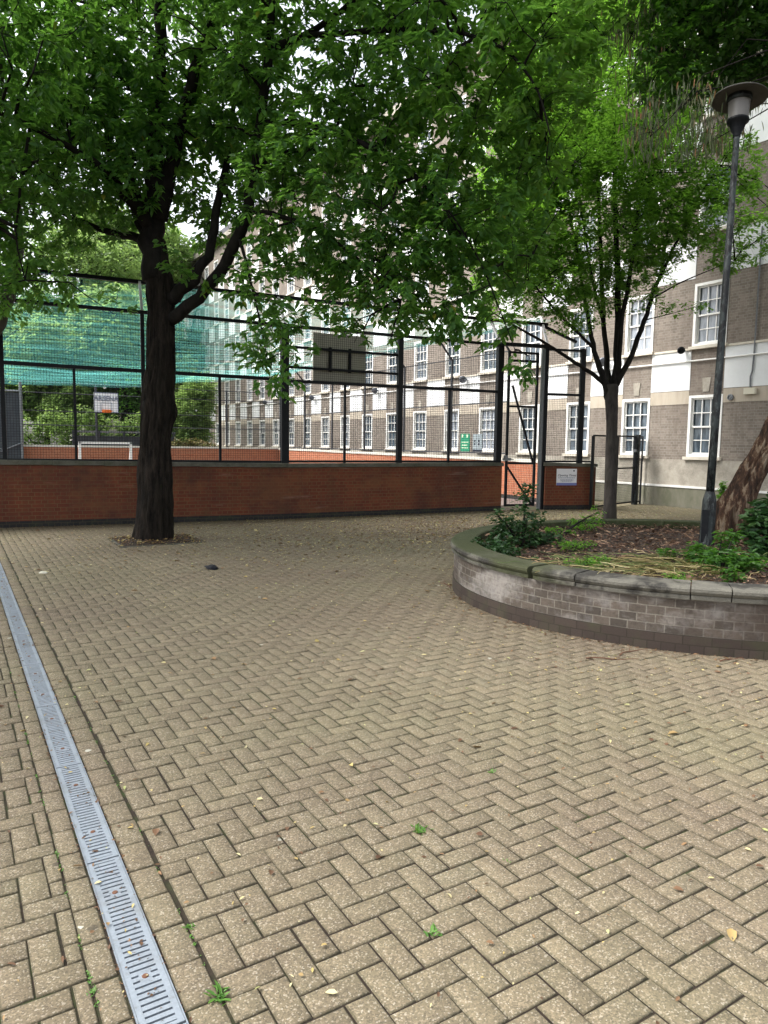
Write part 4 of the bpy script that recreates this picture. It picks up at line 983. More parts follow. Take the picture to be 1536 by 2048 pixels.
# --- the slim tree behind the planter
D2 = 16.75
T2b = at(1219, 1038, D2); T2b[2] = 0
def t2_trunk(root):
    seq = [(1219, 1040), (1220, 1000), (1222, 920), (1224, 850), (1223, 800), (1222, 770)]; px = [31, 29, 26, 25, 29, 30]
    pts = [at(x, y, D2) for x, y in seq]; pts[0][2] = -.05
    rough_trunk(root, pts, [w*.86/2/84.8 for w in px], 'bark_smooth', .05, 32, 4)
limbs2 = [
    L_([(1219, 800, D2), (1208, 760, D2), (1192, 715, D2), (1180, 660, D2), (1168, 590, D2), (1150, 480, 16.4), (1120, 330, 16)], [0.101, 0.078, 0.062, 0.051, 0.043, 0.031, 0.012]),
    L_([(1206, 765, D2), (1172, 738, 16.6), (1130, 712, 16.4), (1080, 680, 16.1), (1010, 640, 15.8), (960, 610, 15.6)], [0.055, 0.047, 0.039, 0.031, 0.020, 0.008]),
    L_([(1190, 700, D2), (1150, 660, 16.5), (1110, 620, 16.3), (1060, 560, 16), (1000, 500, 15.8)], [0.039, 0.035, 0.027, 0.016, 0.008]),
    L_([(1222, 800, D2), (1216, 740, 17), (1207, 650, 17.2), (1202, 520, 17.4), (1196, 380, 17.6), (1190, 200, 17.8)], [0.086, 0.070, 0.058, 0.047, 0.035, 0.016]),
    L_([(1226, 800, D2), (1234, 730, D2), (1237, 640, D2), (1234, 500, D2), (1228, 340, D2), (1226, 150, D2), (1226, 20, D2)], [0.109, 0.094, 0.078, 0.066, 0.047, 0.027, 0.012]),
    L_([(1234, 760, D2), (1240, 660, 16.4), (1262, 540, 16.2), (1280, 400, 16), (1300, 250, 15.8)], [0.062, 0.055, 0.043, 0.031, 0.012]),
    L_([(1232, 770, D2), (1262, 715, 16.6), (1290, 640, 16.5), (1304, 590, 16.5), (1345, 500, 16.4), (1400, 390, 16.3), (1450, 310, 16.2)], [0.078, 0.062, 0.055, 0.047, 0.035, 0.023, 0.009]),
    L_([(1300, 600, 16.5), (1350, 570, 16.3), (1400, 548, 16.1), (1470, 520, 15.9)], [0.023, 0.017, 0.012, 0.006]),
    L_([(1290, 640, 16.5), (1330, 690, 16.3), (1290, 700, 16.2), (1370, 640, 16.1), (1420, 620, 16)][:1]+[(1340, 628, 16.3), (1400, 612, 16.1)], [0.016, 0.009, 0.005]),
    L_([(1320, 560, 16.5), (1335, 470, 16.6), (1350, 380, 16.8), (1360, 280, 17)], [0.031, 0.023, 0.016, 0.008]),
    L_([(1205, 640, 17.2), (1180, 540, 17.4), (1160, 400, 17.6), (1130, 260, 17.8)], [0.039, 0.031, 0.020, 0.008])]
lobes2 = [lobe(1180, 420, 16.8, (2.3, 2.4, 2.1), 1.1), lobe(1060, 560, 16.2, (1.4, 1.3, .9), 1.1), lobe(1200, 180, 17, (2.6, 2.4, 1.9), .85), lobe(1080, 300, 16.6, (1.7, 1.6, 1.5), 1.0),
          lobe(1340, 400, 16.5, (1.2, 1.2, 1.6), 1.1), lobe(1460, 450, 16.2, (1.4, 1.0, 1.1), .9), lobe(1020, 450, 16.2, (1.4, 1.2, 1.4), 1.0), lobe(1150, 620, 16.4, (1.0, .9, .6), 1.0), lobe(1270, 560, 16.6, (1.0, .9, .8), .8), lobe(1370, 620, 16.1, (.8, .5, .16), .8), lobe(1440, 330, 16.4, (1.2, 1.0, .9), .85),
          lobe(1230, -120, 17, (3, 2.8, 2.0), .35), ((10.5, 9.8, 8.6), (2.4, 2.0, 1.6), .5), lobe(1000, 640, 15.9, (.6, .5, .25), .8)]  # lobe in world coordinates: crown extended forward to darken the ground below
build_tree('tree', T2b, 'slim many-stemmed young tree with fine bright leaves behind the planter', 'tree', limbs2, lobes2, (140, 1300, 12500),
           dict(n=12, L=.105, W=.05, run=.24, spread=.035), ('bark_smooth', 'leaf_b', 'bark_limb'), 12, radii=((.02, .009), (.009, .004), (.004, .002)), trunk_fn=t2_trunk, droop=.12, flat=.25)

# --- leaning tree with peeling bark in the planter
D3 = 9.1
T3b = at(1462, 1085, D3); T3b[2] = .45
def t3_trunk(root):
    seq = [(1466, 1096), (1462, 1062), (1462, 1028), (1479, 989), (1505, 942), (1524, 911), (1548, 862), (1578, 790), (1612, 680), (1640, 520)]
    px = [100, 80, 66, 54, 44, 40, 40, 40, 38, 34]
    pts = [at(x, y, D3) for x, y in seq]; pts[0][2] = .42
    rough_trunk(root, pts, [w/2/156 for w in px], 'peel', .34, 56, 9, ((.2, 2.0, .25, .06),), .03)
limbs3 = [
    L_([(1640, 560, D3), (1640, 400, 9.0), (1620, 200, 8.8), (1590, 50, 8.5), (1540, -80, 8.2)], [.11, .11, .10, .08, .05]),
    L_([(1640, 400, 9.0), (1600, 200, 9.3), (1540, 30, 9.7), (1450, -40, 10), (1350, -60, 10)], [.08, .06, .045, .03, .015]),
    L_([(1620, 300, 9.0), (1700, 150, 9.4), (1780, 0, 9.8)], [.08, .05, .03])]
lobes3 = [lobe(1340, 0, 10, (1.0, .7, .7), 1.2), lobe(1350, 240, 9.2, (.75, .6, .55), 1.0), lobe(1430, 230, 9.6, (.6, .6, .5), .9), lobe(1270, 110, 10, (.6, .5, .8), .8), lobe(1500, 120, 10.4, (.8, .5, .7), .8), lobe(1450, -120, 9.6, (1.4, 1.2, .7), .5), lobe(1650, 60, 10, (1.2, 1.2, .9), .4)]
build_tree('tree', T3b, 'leaning tree with peeling cream and rust bark at the right edge, rooted in the planter', 'tree', limbs3, lobes3, (40, 200, 1150),
           dict(n=5, L=.15, W=.02, run=.5, spread=.07, rare=.03), ('peel', 'leaf_e', 'bark_limb'), 13, radii=((.012, .006), (.006, .003), (.003, .0015)), trunk_fn=t3_trunk, hang=True)

# --- dark broad-leaved tree whose branches reach in at the top right
T4b = (10.6, 1.6, 0)
limbs4 = [([(10.6, 1.6, 0), (10.5, 1.8, 2), (10.3, 2.4, 4), (10.0, 3.4, 5.6), (9.6, 4.6, 6.9), (9.0, 5.8, 7.8)], [.24, .2, .18, .13, .08, .03]),
          ([(10.3, 2.2, 4), (10.2, 3.4, 5.6), (10.2, 5.0, 7.0), (9.6, 6.6, 8)], [.14, .10, .06, .02]),
          ([(10.3, 2.2, 4), (10.8, 1.6, 6), (10.6, 1.4, 8)], [.12, .08, .03])]
lobes4 = [lobe(1440, 60, 9.6, (1.15, .9, .75), 1.4), lobe(1560, 30, 9.4, (1.2, 1.0, .8), 1.1), lobe(1340, 150, 9.5, (.62, .5, .42), 1.1), lobe(1450, 170, 9.8, (.8, .6, .30), 1.1), lobe(1330, -60, 9.4, (1.1, .9, .6), .7), lobe(1500, -120, 9, (1.8, 1.5, .8), .6), ((9.8, 3.2, 8.2), (1.8, 1.8, 1.2), .35)]
build_tree('tree', T4b, 'dark broad-leaved branches reaching in at the top right above the lamp hood', 'tree', limbs4, lobes4, (60, 320, 2200),
           dict(n=9, L=.105, W=.058, run=.2, spread=.03), ('bark_smooth', 'leaf_c', 'bark_limb'), 14, radii=((.016, .008), (.008, .004), (.004, .002)), droop=.3)

# --- grey trunk leaning in at the left edge
T5b = at(-160, 1040, 14.2); T5b[2] = 0; T5b = at(-190, 1075, 12.4); T5b[2] = 0
limbs5 = [(([tuple(T5b)]+[tuple(at(*p)) for p in ((-150, 900, 12.6), (-90, 790, 12.8), (-34, 700, 13), (2, 630, 13), (30, 560, 13), (40, 440, 13.2), (20, 300, 13.4))]), [.26, .2, .18, .15, .12, .10, .07, .03]),
          (([tuple(at(*p)) for p in ((-60, 780, 12.8), (-40, 640, 13), (30, 560, 13.2), (-20, 500, 13.2))][:3]), [.1, .06, .03])]
lobes5 = [lobe(0, 380, 13.4, (1.5, 1.3, 1.1), 1), lobe(20, 560, 13.1, (.6, .6, .4), 1.1), lobe(-160, 300, 13.4, (2, 1.8, 1.6), .8), ((-4.5, 12.5, 7.5), (3.0, 3.0, 2.2), .6), ((-5, 8.5, 8), (3.0, 3.0, 2.2), .6)]  # lobes in world coordinates: unseen foliage added to block sky light from the left
build_tree('tree', T5b, 'grey leaning tree limb at the left edge in front of the court fence', 'tree', limbs5, lobes5, (40, 260, 3000),
           dict(n=12, L=.13, W=.06, run=.2, spread=.03), ('bark_smooth', 'leaf_a', 'bark_grey'), 15, droop=.35)

# --- trees beyond the court
def bgtree(x, ytop, ybot, d, rx, label, seed, mat='leaf_far', n=900, ll=.34, extra=(), w=.2, nl=12, bx=None):
    b_ = at(bx if bx is not None else x, 900, d); b_[2] = 0; c = at(x, (ytop+ybot)/2, d); hz = (ybot-ytop)/2*d/FPX
    rng = random.Random(seed); lb = []
    for k in range(9):
        lb.append(((c[0]+rng.uniform(-.6, .6)*rx, c[1]+rng.uniform(-.6, .6)*rx, c[2]+rng.uniform(-.62, .62)*hz), (rx*rng.uniform(.4, .6), rx*rng.uniform(.4, .6), hz*rng.uniform(.3, .45)), 1))
    lm = [([tuple(b_), (b_[0]+.2, b_[1], c[2]*.4), (c[0], c[1], c[2]), (c[0], c[1], c[2]+hz*.6)], [w, w*.85, w*.55, .05])]
    for k in range(4):
        a = k*1.6+seed; lm.append(([(b_[0]+.1, b_[1], c[2]*.45), (c[0]+rx*.35*math.cos(a), c[1]+rx*.35*math.sin(a), c[2]), (c[0]+rx*.7*math.cos(a), c[1]+rx*.7*math.sin(a), c[2]+hz*.4)], [w*.5, w*.35, .04]))
    return build_tree('tree', tuple(b_), label, 'tree', lm, lb+list(extra), (30, 120, n), dict(n=nl, L=ll, W=ll*.5, run=.5, spread=.14), ('bark_smooth', mat, 'bark_limb'), seed,
                      radii=((.06, .03), (.03, .012), (.012, .006)), group='trees beyond the ball court', droop=.3, flat=.6)
bgtree(250, 560, 850, 43, 4.4, 'dense dark green tree behind the far basketball board', 31, 'leaf_far', 1900, .36)
bgtree(90, 600, 900, 41, 3.8, 'leafy mid-green tree beyond the far fence behind the dark corner screen', 32, 'leaf_far', 2000, .30)
bgtree(150, 440, 700, 46, 4.8, 'tall olive-green open tree rising above the court netting', 33, 'leaf_far', 1500, .28, w=.22)
bgtree(-60, 430, 820, 44, 5, 'tall green tree beyond the ball court cut by the left photo edge', 34, 'leaf_far', 1200, .34)
bgtree(245, 420, 600, 52, 4.0, 'yellow-green treetop seen just left of the big trunk', 35, 'leaf_far', 1200, .36)
bgtree(355, 430, 800, 58, 4.2, 'green tree right behind the big trunk, in front of the far end of the flats', 36, 'leaf_far', 1500, .4)
bgtree(257, 700, 850, 39.5, 1.8, 'thick trunk standing behind the far wall right of the basketball board', 37, 'leaf_c', 260, .26, w=.36, nl=9)
def shrub(name, base, label, cat, lobes, n, leaf, mat, seed, stems=5, group=None, h=.5):
    rng = random.Random(seed); lm = []
    for k in range(stems):
        t = lobes[k % len(lobes)]; c = t[0]; r = t[1]
        tip = (c[0]+rng.uniform(-.5, .5)*r[0], c[1]+rng.uniform(-.5, .5)*r[1], c[2]+rng.uniform(0, .6)*r[2])
        b0 = (base[0]+rng.uniform(-.05, .05), base[1]+rng.uniform(-.05, .05), base[2]-.02)
        lm.append(([b0, ((b0[0]+tip[0])/2, (b0[1]+tip[1])/2, (b0[2]+tip[2])/2+.1*h), tip], [.012*h*2, .008*h*2, .003]))
    return build_tree(name, base, label, cat, lm, lobes, (max(6, n//40), max(12, n//8), n), leaf, ('bark_limb', mat), seed, radii=((.004, .003), (.003, .002), (.002, .001)), group=group, droop=.1, flat=.5)
bp = at(385, 880, 39); bp[2] = 0
shrub('bush', tuple(bp), 'tall drooping green bush at the far corner of the court beside the flats', 'bush', [(tuple(at(385, 820, 39)), (1.2, 1.0, 1.4)), (tuple(at(370, 870, 39)), (1.5, 1, .9)), (tuple(at(400, 780, 39)), (.8, .8, .9))], 900,
      dict(n=9, L=.42, W=.06, run=.3, spread=.1), 'leaf_far', 41, 8, h=2)
bp = at(130, 890, 38.5); bp[2] = 0
shrub('bush', tuple(bp), 'rounded light green bush behind the far wall left of the goal', 'bush', [(tuple(at(130, 820, 38.5)), (1.3, 1, .9)), (tuple(at(110, 845, 38.5)), (.9, .8, .6)), (tuple(at(150, 790, 38.5)), (.8, .8, .5))], 700,
      dict(n=9, L=.2, W=.12, run=.2, spread=.08), 'leaf_far', 42, 7, h=2)
bp = at(385, 892, 37.3); bp[2] = .1
shrub('flowering_plant', tuple(bp), 'low yellow-flowered plant showing above the far wall under the drooping bush', 'plant', [(tuple(at(385, 890, 37.3)), (1.3, .4, .28))], 160,
      dict(n=7, L=.14, W=.1, run=.1, spread=.06), 'straps', 43, 5, h=1)
bp = (4.5, 38.9, 0)
shrub('hedge', bp, 'long green hedge behind the far court wall from the dark screen to the goal', 'hedge', [((-1+1.35*k, 38.9+.2*(k % 2), 1.5+.25*(k % 3)), (1.0, .5, 1.5), 1) for k in range(10)], 2000,
      dict(n=9, L=.17, W=.09, run=.2, spread=.08), 'leaf_far', 44, 20, h=2)
# slatted fence, screen and pale house behind the court
sfb = thing('slatted_fence', (7, 38.2, 0), 'dark slatted fence behind the far court wall', 'fence')
b = MB(); fr = frame((5.2, 38.0), (10.2, 38.0)); b.box(0, 5, 0, .05, .3, 1.9, fr); b.build('panel', MT['dark_shed'], sfb)
for x in (0, 1.2, 2.4, 3.6, 4.9):
    b = MB(); b.box(x-.05, x+.05, -.06, 0, 0, 2.15, fr); b.build('post', MT['dark_shed'], sfb)
b = MB(); b.box(0, 5, -.02, .07, 2.05, 2.15, fr); b.build('rail', MT['galv'], sfb)
ds = thing('metal_screen', (2, 35.7, 0), 'dark grey screened gate in the far left corner of the court', 'gate')
b = MB(); fr = frame((-.5, 35.6), (2.75, 35.6)); b.box(0, 3.2, 0, .04, .3, 3.75, fr); b.build('panel', MT['dark_shed'], ds)
b = MB(); b.tube([fr((0, -.05, 3.8)), fr((3.3, -.05, 3.8))], .04, 6); b.tube([fr((3.25, -.05, 0)), fr((3.25, -.05, 4.2))], .055, 6); b.build('frame', MT['galv'], ds)
b = MB(); b.tube([fr((2.0, -.1, 1.45)), fr((2.5, -.1, 1.2)), fr((3.2, -.1, 1.5))], .03, 5); b.tube([fr((1.6, -.1, 1.1)), fr((2.6, -.1, 1.15))], .03, 5); b.build('bar', MT['galv'], ds)
hp = at(248, 840, 62)
hs = thing('house', (hp[0], hp[1], 0), 'pale rendered house glimpsed between trees behind the far wall', 'house')
b = MB(); b.box(hp[0]-4, hp[0]+4.5, hp[1], hp[1]+6, 0, 4.2); b.build('wall', MT['pale_wall'], hs)
b = MB(); x0, x1, y0, y1 = hp[0]-4.2, hp[0]+4.7, hp[1]-.3, hp[1]+6.3
b.quad([(x0, y0, 4.2), (x1, y0, 4.2), (x1, hp[1]+3, 6), (x0, hp[1]+3, 6)]); b.quad([(x1, y1, 4.2), (x0, y1, 4.2), (x0, hp[1]+3, 6), (x1, hp[1]+3, 6)])
b.quad([(x0, y1, 4.2), (x0, y0, 4.2), (x0, hp[1]+3, 6)]); b.quad([(x1, y0, 4.2), (x1, y1, 4.2), (x1, hp[1]+3, 6)]); b.build('roof', MT['slate'], hs)
for x in (-2.4, 0.2, 2.6):
    b = MB(); b.box(hp[0]+x, hp[0]+x+1.1, hp[1]-.03, hp[1], 1.6, 3.0); b.build('window', MT['glass'], hs)

# ------------------------------------------------------------------ lamp post
LD = 8.75
lb_, lt_ = at(1412, 1092, LD), at(1480, 186, LD)
lb_[2] = .47
axl = (Vector(lt_)-Vector(lb_)).normalized()
def on(z): t = (z-lb_[2])/(lt_[2]-lb_[2]); return Vector(lb_)+(Vector(lt_)-Vector(lb_))*t
lp = thing('street_lamp', lb_, 'grey-green flaking lamp post with wide flat hood standing in the planter', 'street lamp')
zt = lt_[2]
b = MB(); b.tube([on(.44), on(1.06)], [.088, .080], 8); b.tube([on(1.06), on(1.17)], [.080, .050], 8, cap=False); b.build('base', MT['lamp_iron'], lp, bevel=.004)
b = MB(); fx = on(.75); nrm = Vector(CAM-np.array(fx)); nrm.z = 0; nrm.normalize(); sd = Vector((-nrm.y, nrm.x, 0))
pc = fx+nrm*.086-sd*.03
b.bar(pc+Vector((0, 0, -.20)), pc+Vector((0, 0, .20)), .075, .02, up=nrm); b.build('access_door', MT['black'], lp, bevel=.006)
b = MB(); b.tube([on(1.14), on(2.2), on(3.4), on(zt-.48)], [.050, .047, .043, .036], 14); b.build('pole', MT['lamp_iron'], lp, smooth=True)
prof = lambda pr, z0: ([(r, z-0) for r, z in pr])
b = MB(); b.lathe([(.045, -.02), (.05, .02), (.075, .07), (.098, .145), (.128, .165), (.128, .19), (.10, .195)], on(zt-.52), 20, axl); b.build('lamp_holder', MT['black'], lp, smooth=True)
b = MB(); b.lathe([(.112, 0), (.118, .06), (.127, .24), (.129, .26)], on(zt-.33), 32, axl); b.build('lamp_glass', MT['lamp_glass'], lp, smooth=True)
b = MB(); b.lathe([(.135, -.02), (.14, .03), (.16, .035), (.32, .0), (.325, .008), (.31, .022), (.17, .075), (.10, .085), (.0, .10)], on(zt-.075), 36, axl); b.build('hood', MT['lamp_hat'], lp, smooth=True)
b = MB(); b.lathe([(.13, 0), (.145, .0), (.145, .07), (.13, .07)], on(zt-.12), 24, axl); b.build('collar', MT['lamp_iron'], lp, smooth=True)

# ------------------------------------------------------------------ tree pit
pit = thing('tree_pit', ((PIT[0]+PIT[1])/2, (PIT[2]+PIT[3])/2, 0), 'square earth pit edged with brick around the big tree', 'tree pit')
b = MB(); V = []
for i in range(13):
    for j in range(13):
        x = PIT[0]+.03+(PIT[1]-PIT[0]-.06)*i/12; y = PIT[2]+.03+(PIT[3]-PIT[2]-.06)*j/12
        r = math.hypot(x-T1b[0], y-T1b[1]); V.append((x, y, .004+.07*max(0, 1-r/.75)+.012*mnoise.noise(Vector((x*6, y*6, 1))) if 0 < i < 12 and 0 < j < 12 else -.004))
F = [(i*13+j, (i+1)*13+j, (i+1)*13+j+1, i*13+j+1) for i in range(12) for j in range(12)]
fast_mesh('soil', V, F, MT['mulch'], pit, smooth=True)
b = MB()
for a in ((PIT[0], PIT[1], PIT[2]-.004, PIT[2]+.03), (PIT[0], PIT[1], PIT[3]-.03, PIT[3]+.004), (PIT[0]-.004, PIT[0]+.03, PIT[2]+.032, PIT[3]-.032), (PIT[1]-.03, PIT[1]+.004, PIT[2]+.032, PIT[3]-.032)):
    b.box(a[0], a[1], a[2], a[3], -.03, .008)
b.build('edging', MT['coping'], pit)

# ------------------------------------------------------------------ litter, mulch, straps
def flakes(name, P, Ls, Ws, mat, label, cat, seed, tilt=.25, colour=None, base=(0, 0, 0), parent=None):
    rng = np.random.default_rng(seed); n = len(P); az = rng.random(n)*2*math.pi
    Ax = unit(np.stack([np.cos(az), np.sin(az), rng.normal(0, tilt*.6, n)], 1)); Nn = unit(np.array([0, 0, 1.0])+rng.normal(0, tilt, (n, 3)))
    V, F = leaf_mesh(P, Ax, Nn, Ls, Ws, .2, .08)
    o = fast_mesh(name, V, F, MT[mat], parent, base, attr=np.repeat(rng.random(n) if colour is None else colour, 2))
    return tag(o, label, cat, kind='stuff')
rng = np.random.default_rng(21)
n = 60000; X = rng.uniform(-1, 17.3, n*3); Y = rng.uniform(1.2, 14.9, n*3)
dens = .10+.9*np.exp(-((X-7.5)/4.2)**2-((Y-11.2)/2.6)**2)+.5*np.exp(-((X-13)/2.5)**2-((Y-12)/2.0)**2)+.45*np.exp(-((X-3.0)/1.3)**2-((Y-12.2)/1.2)**2)+.3*np.exp(-((X-4.4)/1.1)**2-((Y-4)/2.5)**2)
k = (rng.random(n*3) < dens*.62) & ~in_planter(np.c_[X, Y], .05) & (Y < front_y(X)-.03); X, Y = X[k], Y[k]
n = len(X); sz = rng.lognormal(math.log(.0155), .5, n).clip(.007, .07)
flakes('fallen_leaves', np.c_[X, Y, np.full(n, .006)+rng.random(n)*.004], sz, sz*rng.uniform(.3, .7, n), 'litter', 'small yellow and brown fallen leaves scattered over the paving', 'fallen leaves', 22)
rgz = np.random.default_rng(77); n2 = 11000; X2 = rgz.normal(8.3, 3.0, n2); Y2 = rgz.normal(11.6, 1.9, n2)
k = (Y2 < front_y(X2)-.05) & ~in_planter(np.c_[X2, Y2], .05) & (X2 < 17.3); X2, Y2 = X2[k], Y2[k]; sz = rgz.lognormal(math.log(.027), .5, len(X2)).clip(.01, .09)
flakes('leaf_litter', np.c_[X2, Y2, np.full(len(X2), .007)], sz, sz*rgz.uniform(.25, .6, len(X2)), 'litter', 'yellow and brown leaf litter thick on the paving between the big tree and the gate', 'leaf litter', 78, .3)
n2 = 1500; sd_ = rgz.random(n2); Y2 = rgz.uniform(1.2, 12, n2); X2 = np.where(sd_ < .35, .399, np.where(sd_ < .7, .535, rgz.uniform(.43, .505, n2)))+rgz.normal(0, .003, n2); sz = rgz.lognormal(math.log(.008), .5, n2).clip(.003, .03)
flakes('drain_debris', np.c_[X2, Y2, np.full(n2, .002)], sz, sz*.6, 'litter', 'brown grit and leaf crumbs caught along the slotted drain', 'debris', 79, .4, colour=rgz.random(n2)*.5)
# twigs and larger leaf scraps near the planter foot
A = rng.uniform(rad(150), rad(300), 900); O = rng.exponential(.07, 900)+.02
P = np.array([[*planter_pt(a, o), .006] for a, o in zip(A, O)]); sz = rng.lognormal(math.log(.02), .4, 900)
flakes('leaf_debris', P, sz, sz*.4, 'litter', 'brown leaf debris gathered along the foot of the round planter', 'leaf debris', 23, colour=rng.random(900)*.5)
yy = rng.exponential(.12, 2600); xx = rng.uniform(-2, 14.7, 2600); sz = rng.lognormal(math.log(.02), .4, 2600)
P = np.c_[xx, front_y(xx)-.02-yy, np.full(2600, .006)]
flakes('leaf_debris', P, sz, sz*.4, 'litter', 'dark leaf debris gathered along the foot of the orange court wall', 'leaf debris', 24, colour=rng.random(2600)*.6)
P = np.c_[rng.uniform(PIT[0]+.03, PIT[1]-.03, 700), rng.uniform(PIT[2]+.03, PIT[3]-.03, 700), np.zeros(700)]
P[:, 2] = .02+.07*np.clip(1-np.hypot(P[:, 0]-T1b[0], P[:, 1]-T1b[1])/.75, 0, 1); sz = rng.uniform(.02, .07, 700)
flakes('pit_leaves', P, sz, sz*.5, 'litter', 'brown and pale dead leaves lying in the square tree pit', 'fallen leaves', 25, .4, colour=rng.random(700)*.8)
def bed_points(n, seed):
    rg = np.random.default_rng(seed); a = rg.random(n)*2*math.pi; r = rg.random(n)**.5
    P = np.array([PC+(planter_pt(q, -.27)-PC)*s for q, s in zip(a, r)])
    return np.c_[P, [soil_z(x, y) for x, y in P]]
P = bed_points(17000, 26); rg = np.random.default_rng(27); sz = rg.lognormal(math.log(.035), .5, len(P)).clip(.012, .14)
P[:, 2] += rg.random(len(P))*.03
flakes('bark_mulch', P, sz, sz*rg.uniform(.15, .45, len(P)), 'chips', 'brown bark and dead leaf mulch covering the planter bed', 'mulch', 28, .45)
def straps(cx, cy, n, label, seed, sx=1.0, sy=.35, col=None):
    rg = np.random.default_rng(seed); V = []; F = []; at_ = []
    for k in range(n):
        x, y = cx+rg.normal(0, sx), cy+rg.normal(0, sy)
        if not in_planter(np.array([[x, y]]), -.32)[0]: continue
        a = rg.normal(-.5, .55)+(math.pi if rg.random() < .5 else 0); L = rg.uniform(.10, .5); w = rg.uniform(.003, .008); z = soil_z(x, y)+rg.uniform(.015, .07); cu = rg.normal(0, .5); n0 = len(V)
        lift = rg.uniform(0, .07) if rg.random() < .25 else 0.01
        for s in range(6):
            t = s/5; an = a+cu*t; x += math.cos(an)*L/5; y += math.sin(an)*L/5; zz = z+lift*math.sin(t*math.pi*.8)+rg.normal(0, .004)
            wx, wy = -math.sin(an)*w*(1-t*.6), math.cos(an)*w*(1-t*.6); V += [(x+wx, y+wy, zz), (x-wx, y-wy, zz+.004)]
        for s in range(5): F.append((n0+2*s, n0+2*s+1, n0+2*s+3, n0+2*s+2)); at_.append(0)
        c = rg.random()
        at_[-5:] = [c]*5
    return tag(fast_mesh('cut_strap_leaves', V, F, MT['straps'], None, (0, 0, 0), attr=at_), label, 'cut leaves', kind='stuff')
c1 = at(1290, 1128, 6.95); straps(c1[0], c1[1], 520, 'pale yellow-green cut strap leaves lying across the front of the planter bed', 51, .75, .35)

# ------------------------------------------------------------------ planter plants
def bedpt(x, y, d): p = at(x, y, d); return (p[0], p[1], soil_z(p[0], p[1]))
def bush_at(name, x, y, d, label, lob, n, leaf, mat, seed, stems=6, h=.5, cat='shrub'):
    b0 = at(x, y, d); t = (.50-CAMH)/(b0[2]-CAMH) if abs(b0[2]-CAMH) > .01 else 1
    base = (b0[0], b0[1], soil_z(b0[0], b0[1]))
    return shrub(name, base, label, cat, [(tuple(at(a, c, e)), r) for a, c, e, r in lob], n, leaf, mat, seed, stems, h=h)
bush_at('rose_bush', 1040, 1108, 8.6, 'glossy dark green shrub at the left end of the planter below the tall gate', [
    (1030, 1078, 8.6, (.36, .30, .16)), (1050, 1035, 8.7, (.24, .22, .14)), (1000, 1035, 8.5, (.18, .2, .10)), (1052, 985, 8.8, (.13, .13, .13)), (1085, 1080, 8.8, (.25, .2, .13))], 210,
    dict(n=9, L=.062, W=.036, run=.1, spread=.02), 'leaf_d', 61, 9)
bush_at('rose_bush', 1000, 1102, 7.9, 'low dark green leafy clump inside the left rim of the planter', [(975, 1095, 8.3, (.25, .25, .10)), (1005, 1105, 7.9, (.2, .2, .08)), (1075, 1128, 7.4, (.14, .14, .06))], 150,
    dict(n=8, L=.06, W=.035, run=.08, spread=.02), 'leaf_d', 62, 7, h=.3)
bush_at('trailing_plant', 1120, 1075, 9.6, 'thin trailing shoots over the mossy far rim of the planter', [(1170, 1045, 10.2, (.3, .2, .10)), (1195, 1025, 10.3, (.14, .1, .10)), (1120, 1065, 9.8, (.25, .2, .07))], 70,
    dict(n=6, L=.05, W=.03, run=.1, spread=.02), 'leaf_b', 63, 5)
bush_at('nettle_clump', 1440, 1130, 7.0, 'bright green nettle-like clump in the planter in front of the leaning trunk', [
    (1440, 1125, 7.0, (.24, .22, .12)), (1400, 1105, 7.3, (.15, .17, .10)), (1490, 1122, 7.0, (.20, .18, .11)), (1455, 1080, 7.2, (.12, .12, .12)), (1462, 1150, 6.5, (.09, .09, .09)), (1340, 1108, 7.6, (.14, .12, .05))], 170,
    dict(n=9, L=.075, W=.03, run=.1, spread=.02), 'leaf_c', 64, 12)
bush_at('broad_leaved_shrub', 1530, 1090, 8.2, 'broad-leaved green shrub at the right edge behind the nettle clump', [(1530, 1060, 8.2, (.3, .3, .20)), (1500, 1035, 8.3, (.14, .14, .12)), (1560, 1030, 8.4, (.3, .3, .25)), (1545, 1100, 7.8, (.25, .25, .14))], 170,
    dict(n=7, L=.12, W=.06, run=.1, spread=.02), 'leaf_d', 65, 8)
bush_at('green_sprig', 1445, 1010, 9.5, 'single upright green sprig between the lamp post and the leaning trunk', [(1445, 985, 9.5, (.05, .05, .14))], 40, dict(n=6, L=.05, W=.03, run=.06, spread=.01), 'leaf_b', 66, 3)
for i, (x, y, d, lb, r) in enumerate(((1150, 1095, 8.3, 'low green seedlings in the mulch just left of the planter middle', .3), (1180, 1128, 7.1, 'green grassy tuft behind the front rim of the planter', .3), (1350, 1165, 6.4, 'tiny green weeds by the front rim near the coping joint', .18))):
    bush_at('weed_patch', x, y, d, lb, [(x, y-6, d, (r, r*.5, .035))], 50, dict(n=6, L=.045, W=.018, run=.04, spread=.02), 'leaf_b', 70+i, 6, h=.15, cat='weed')

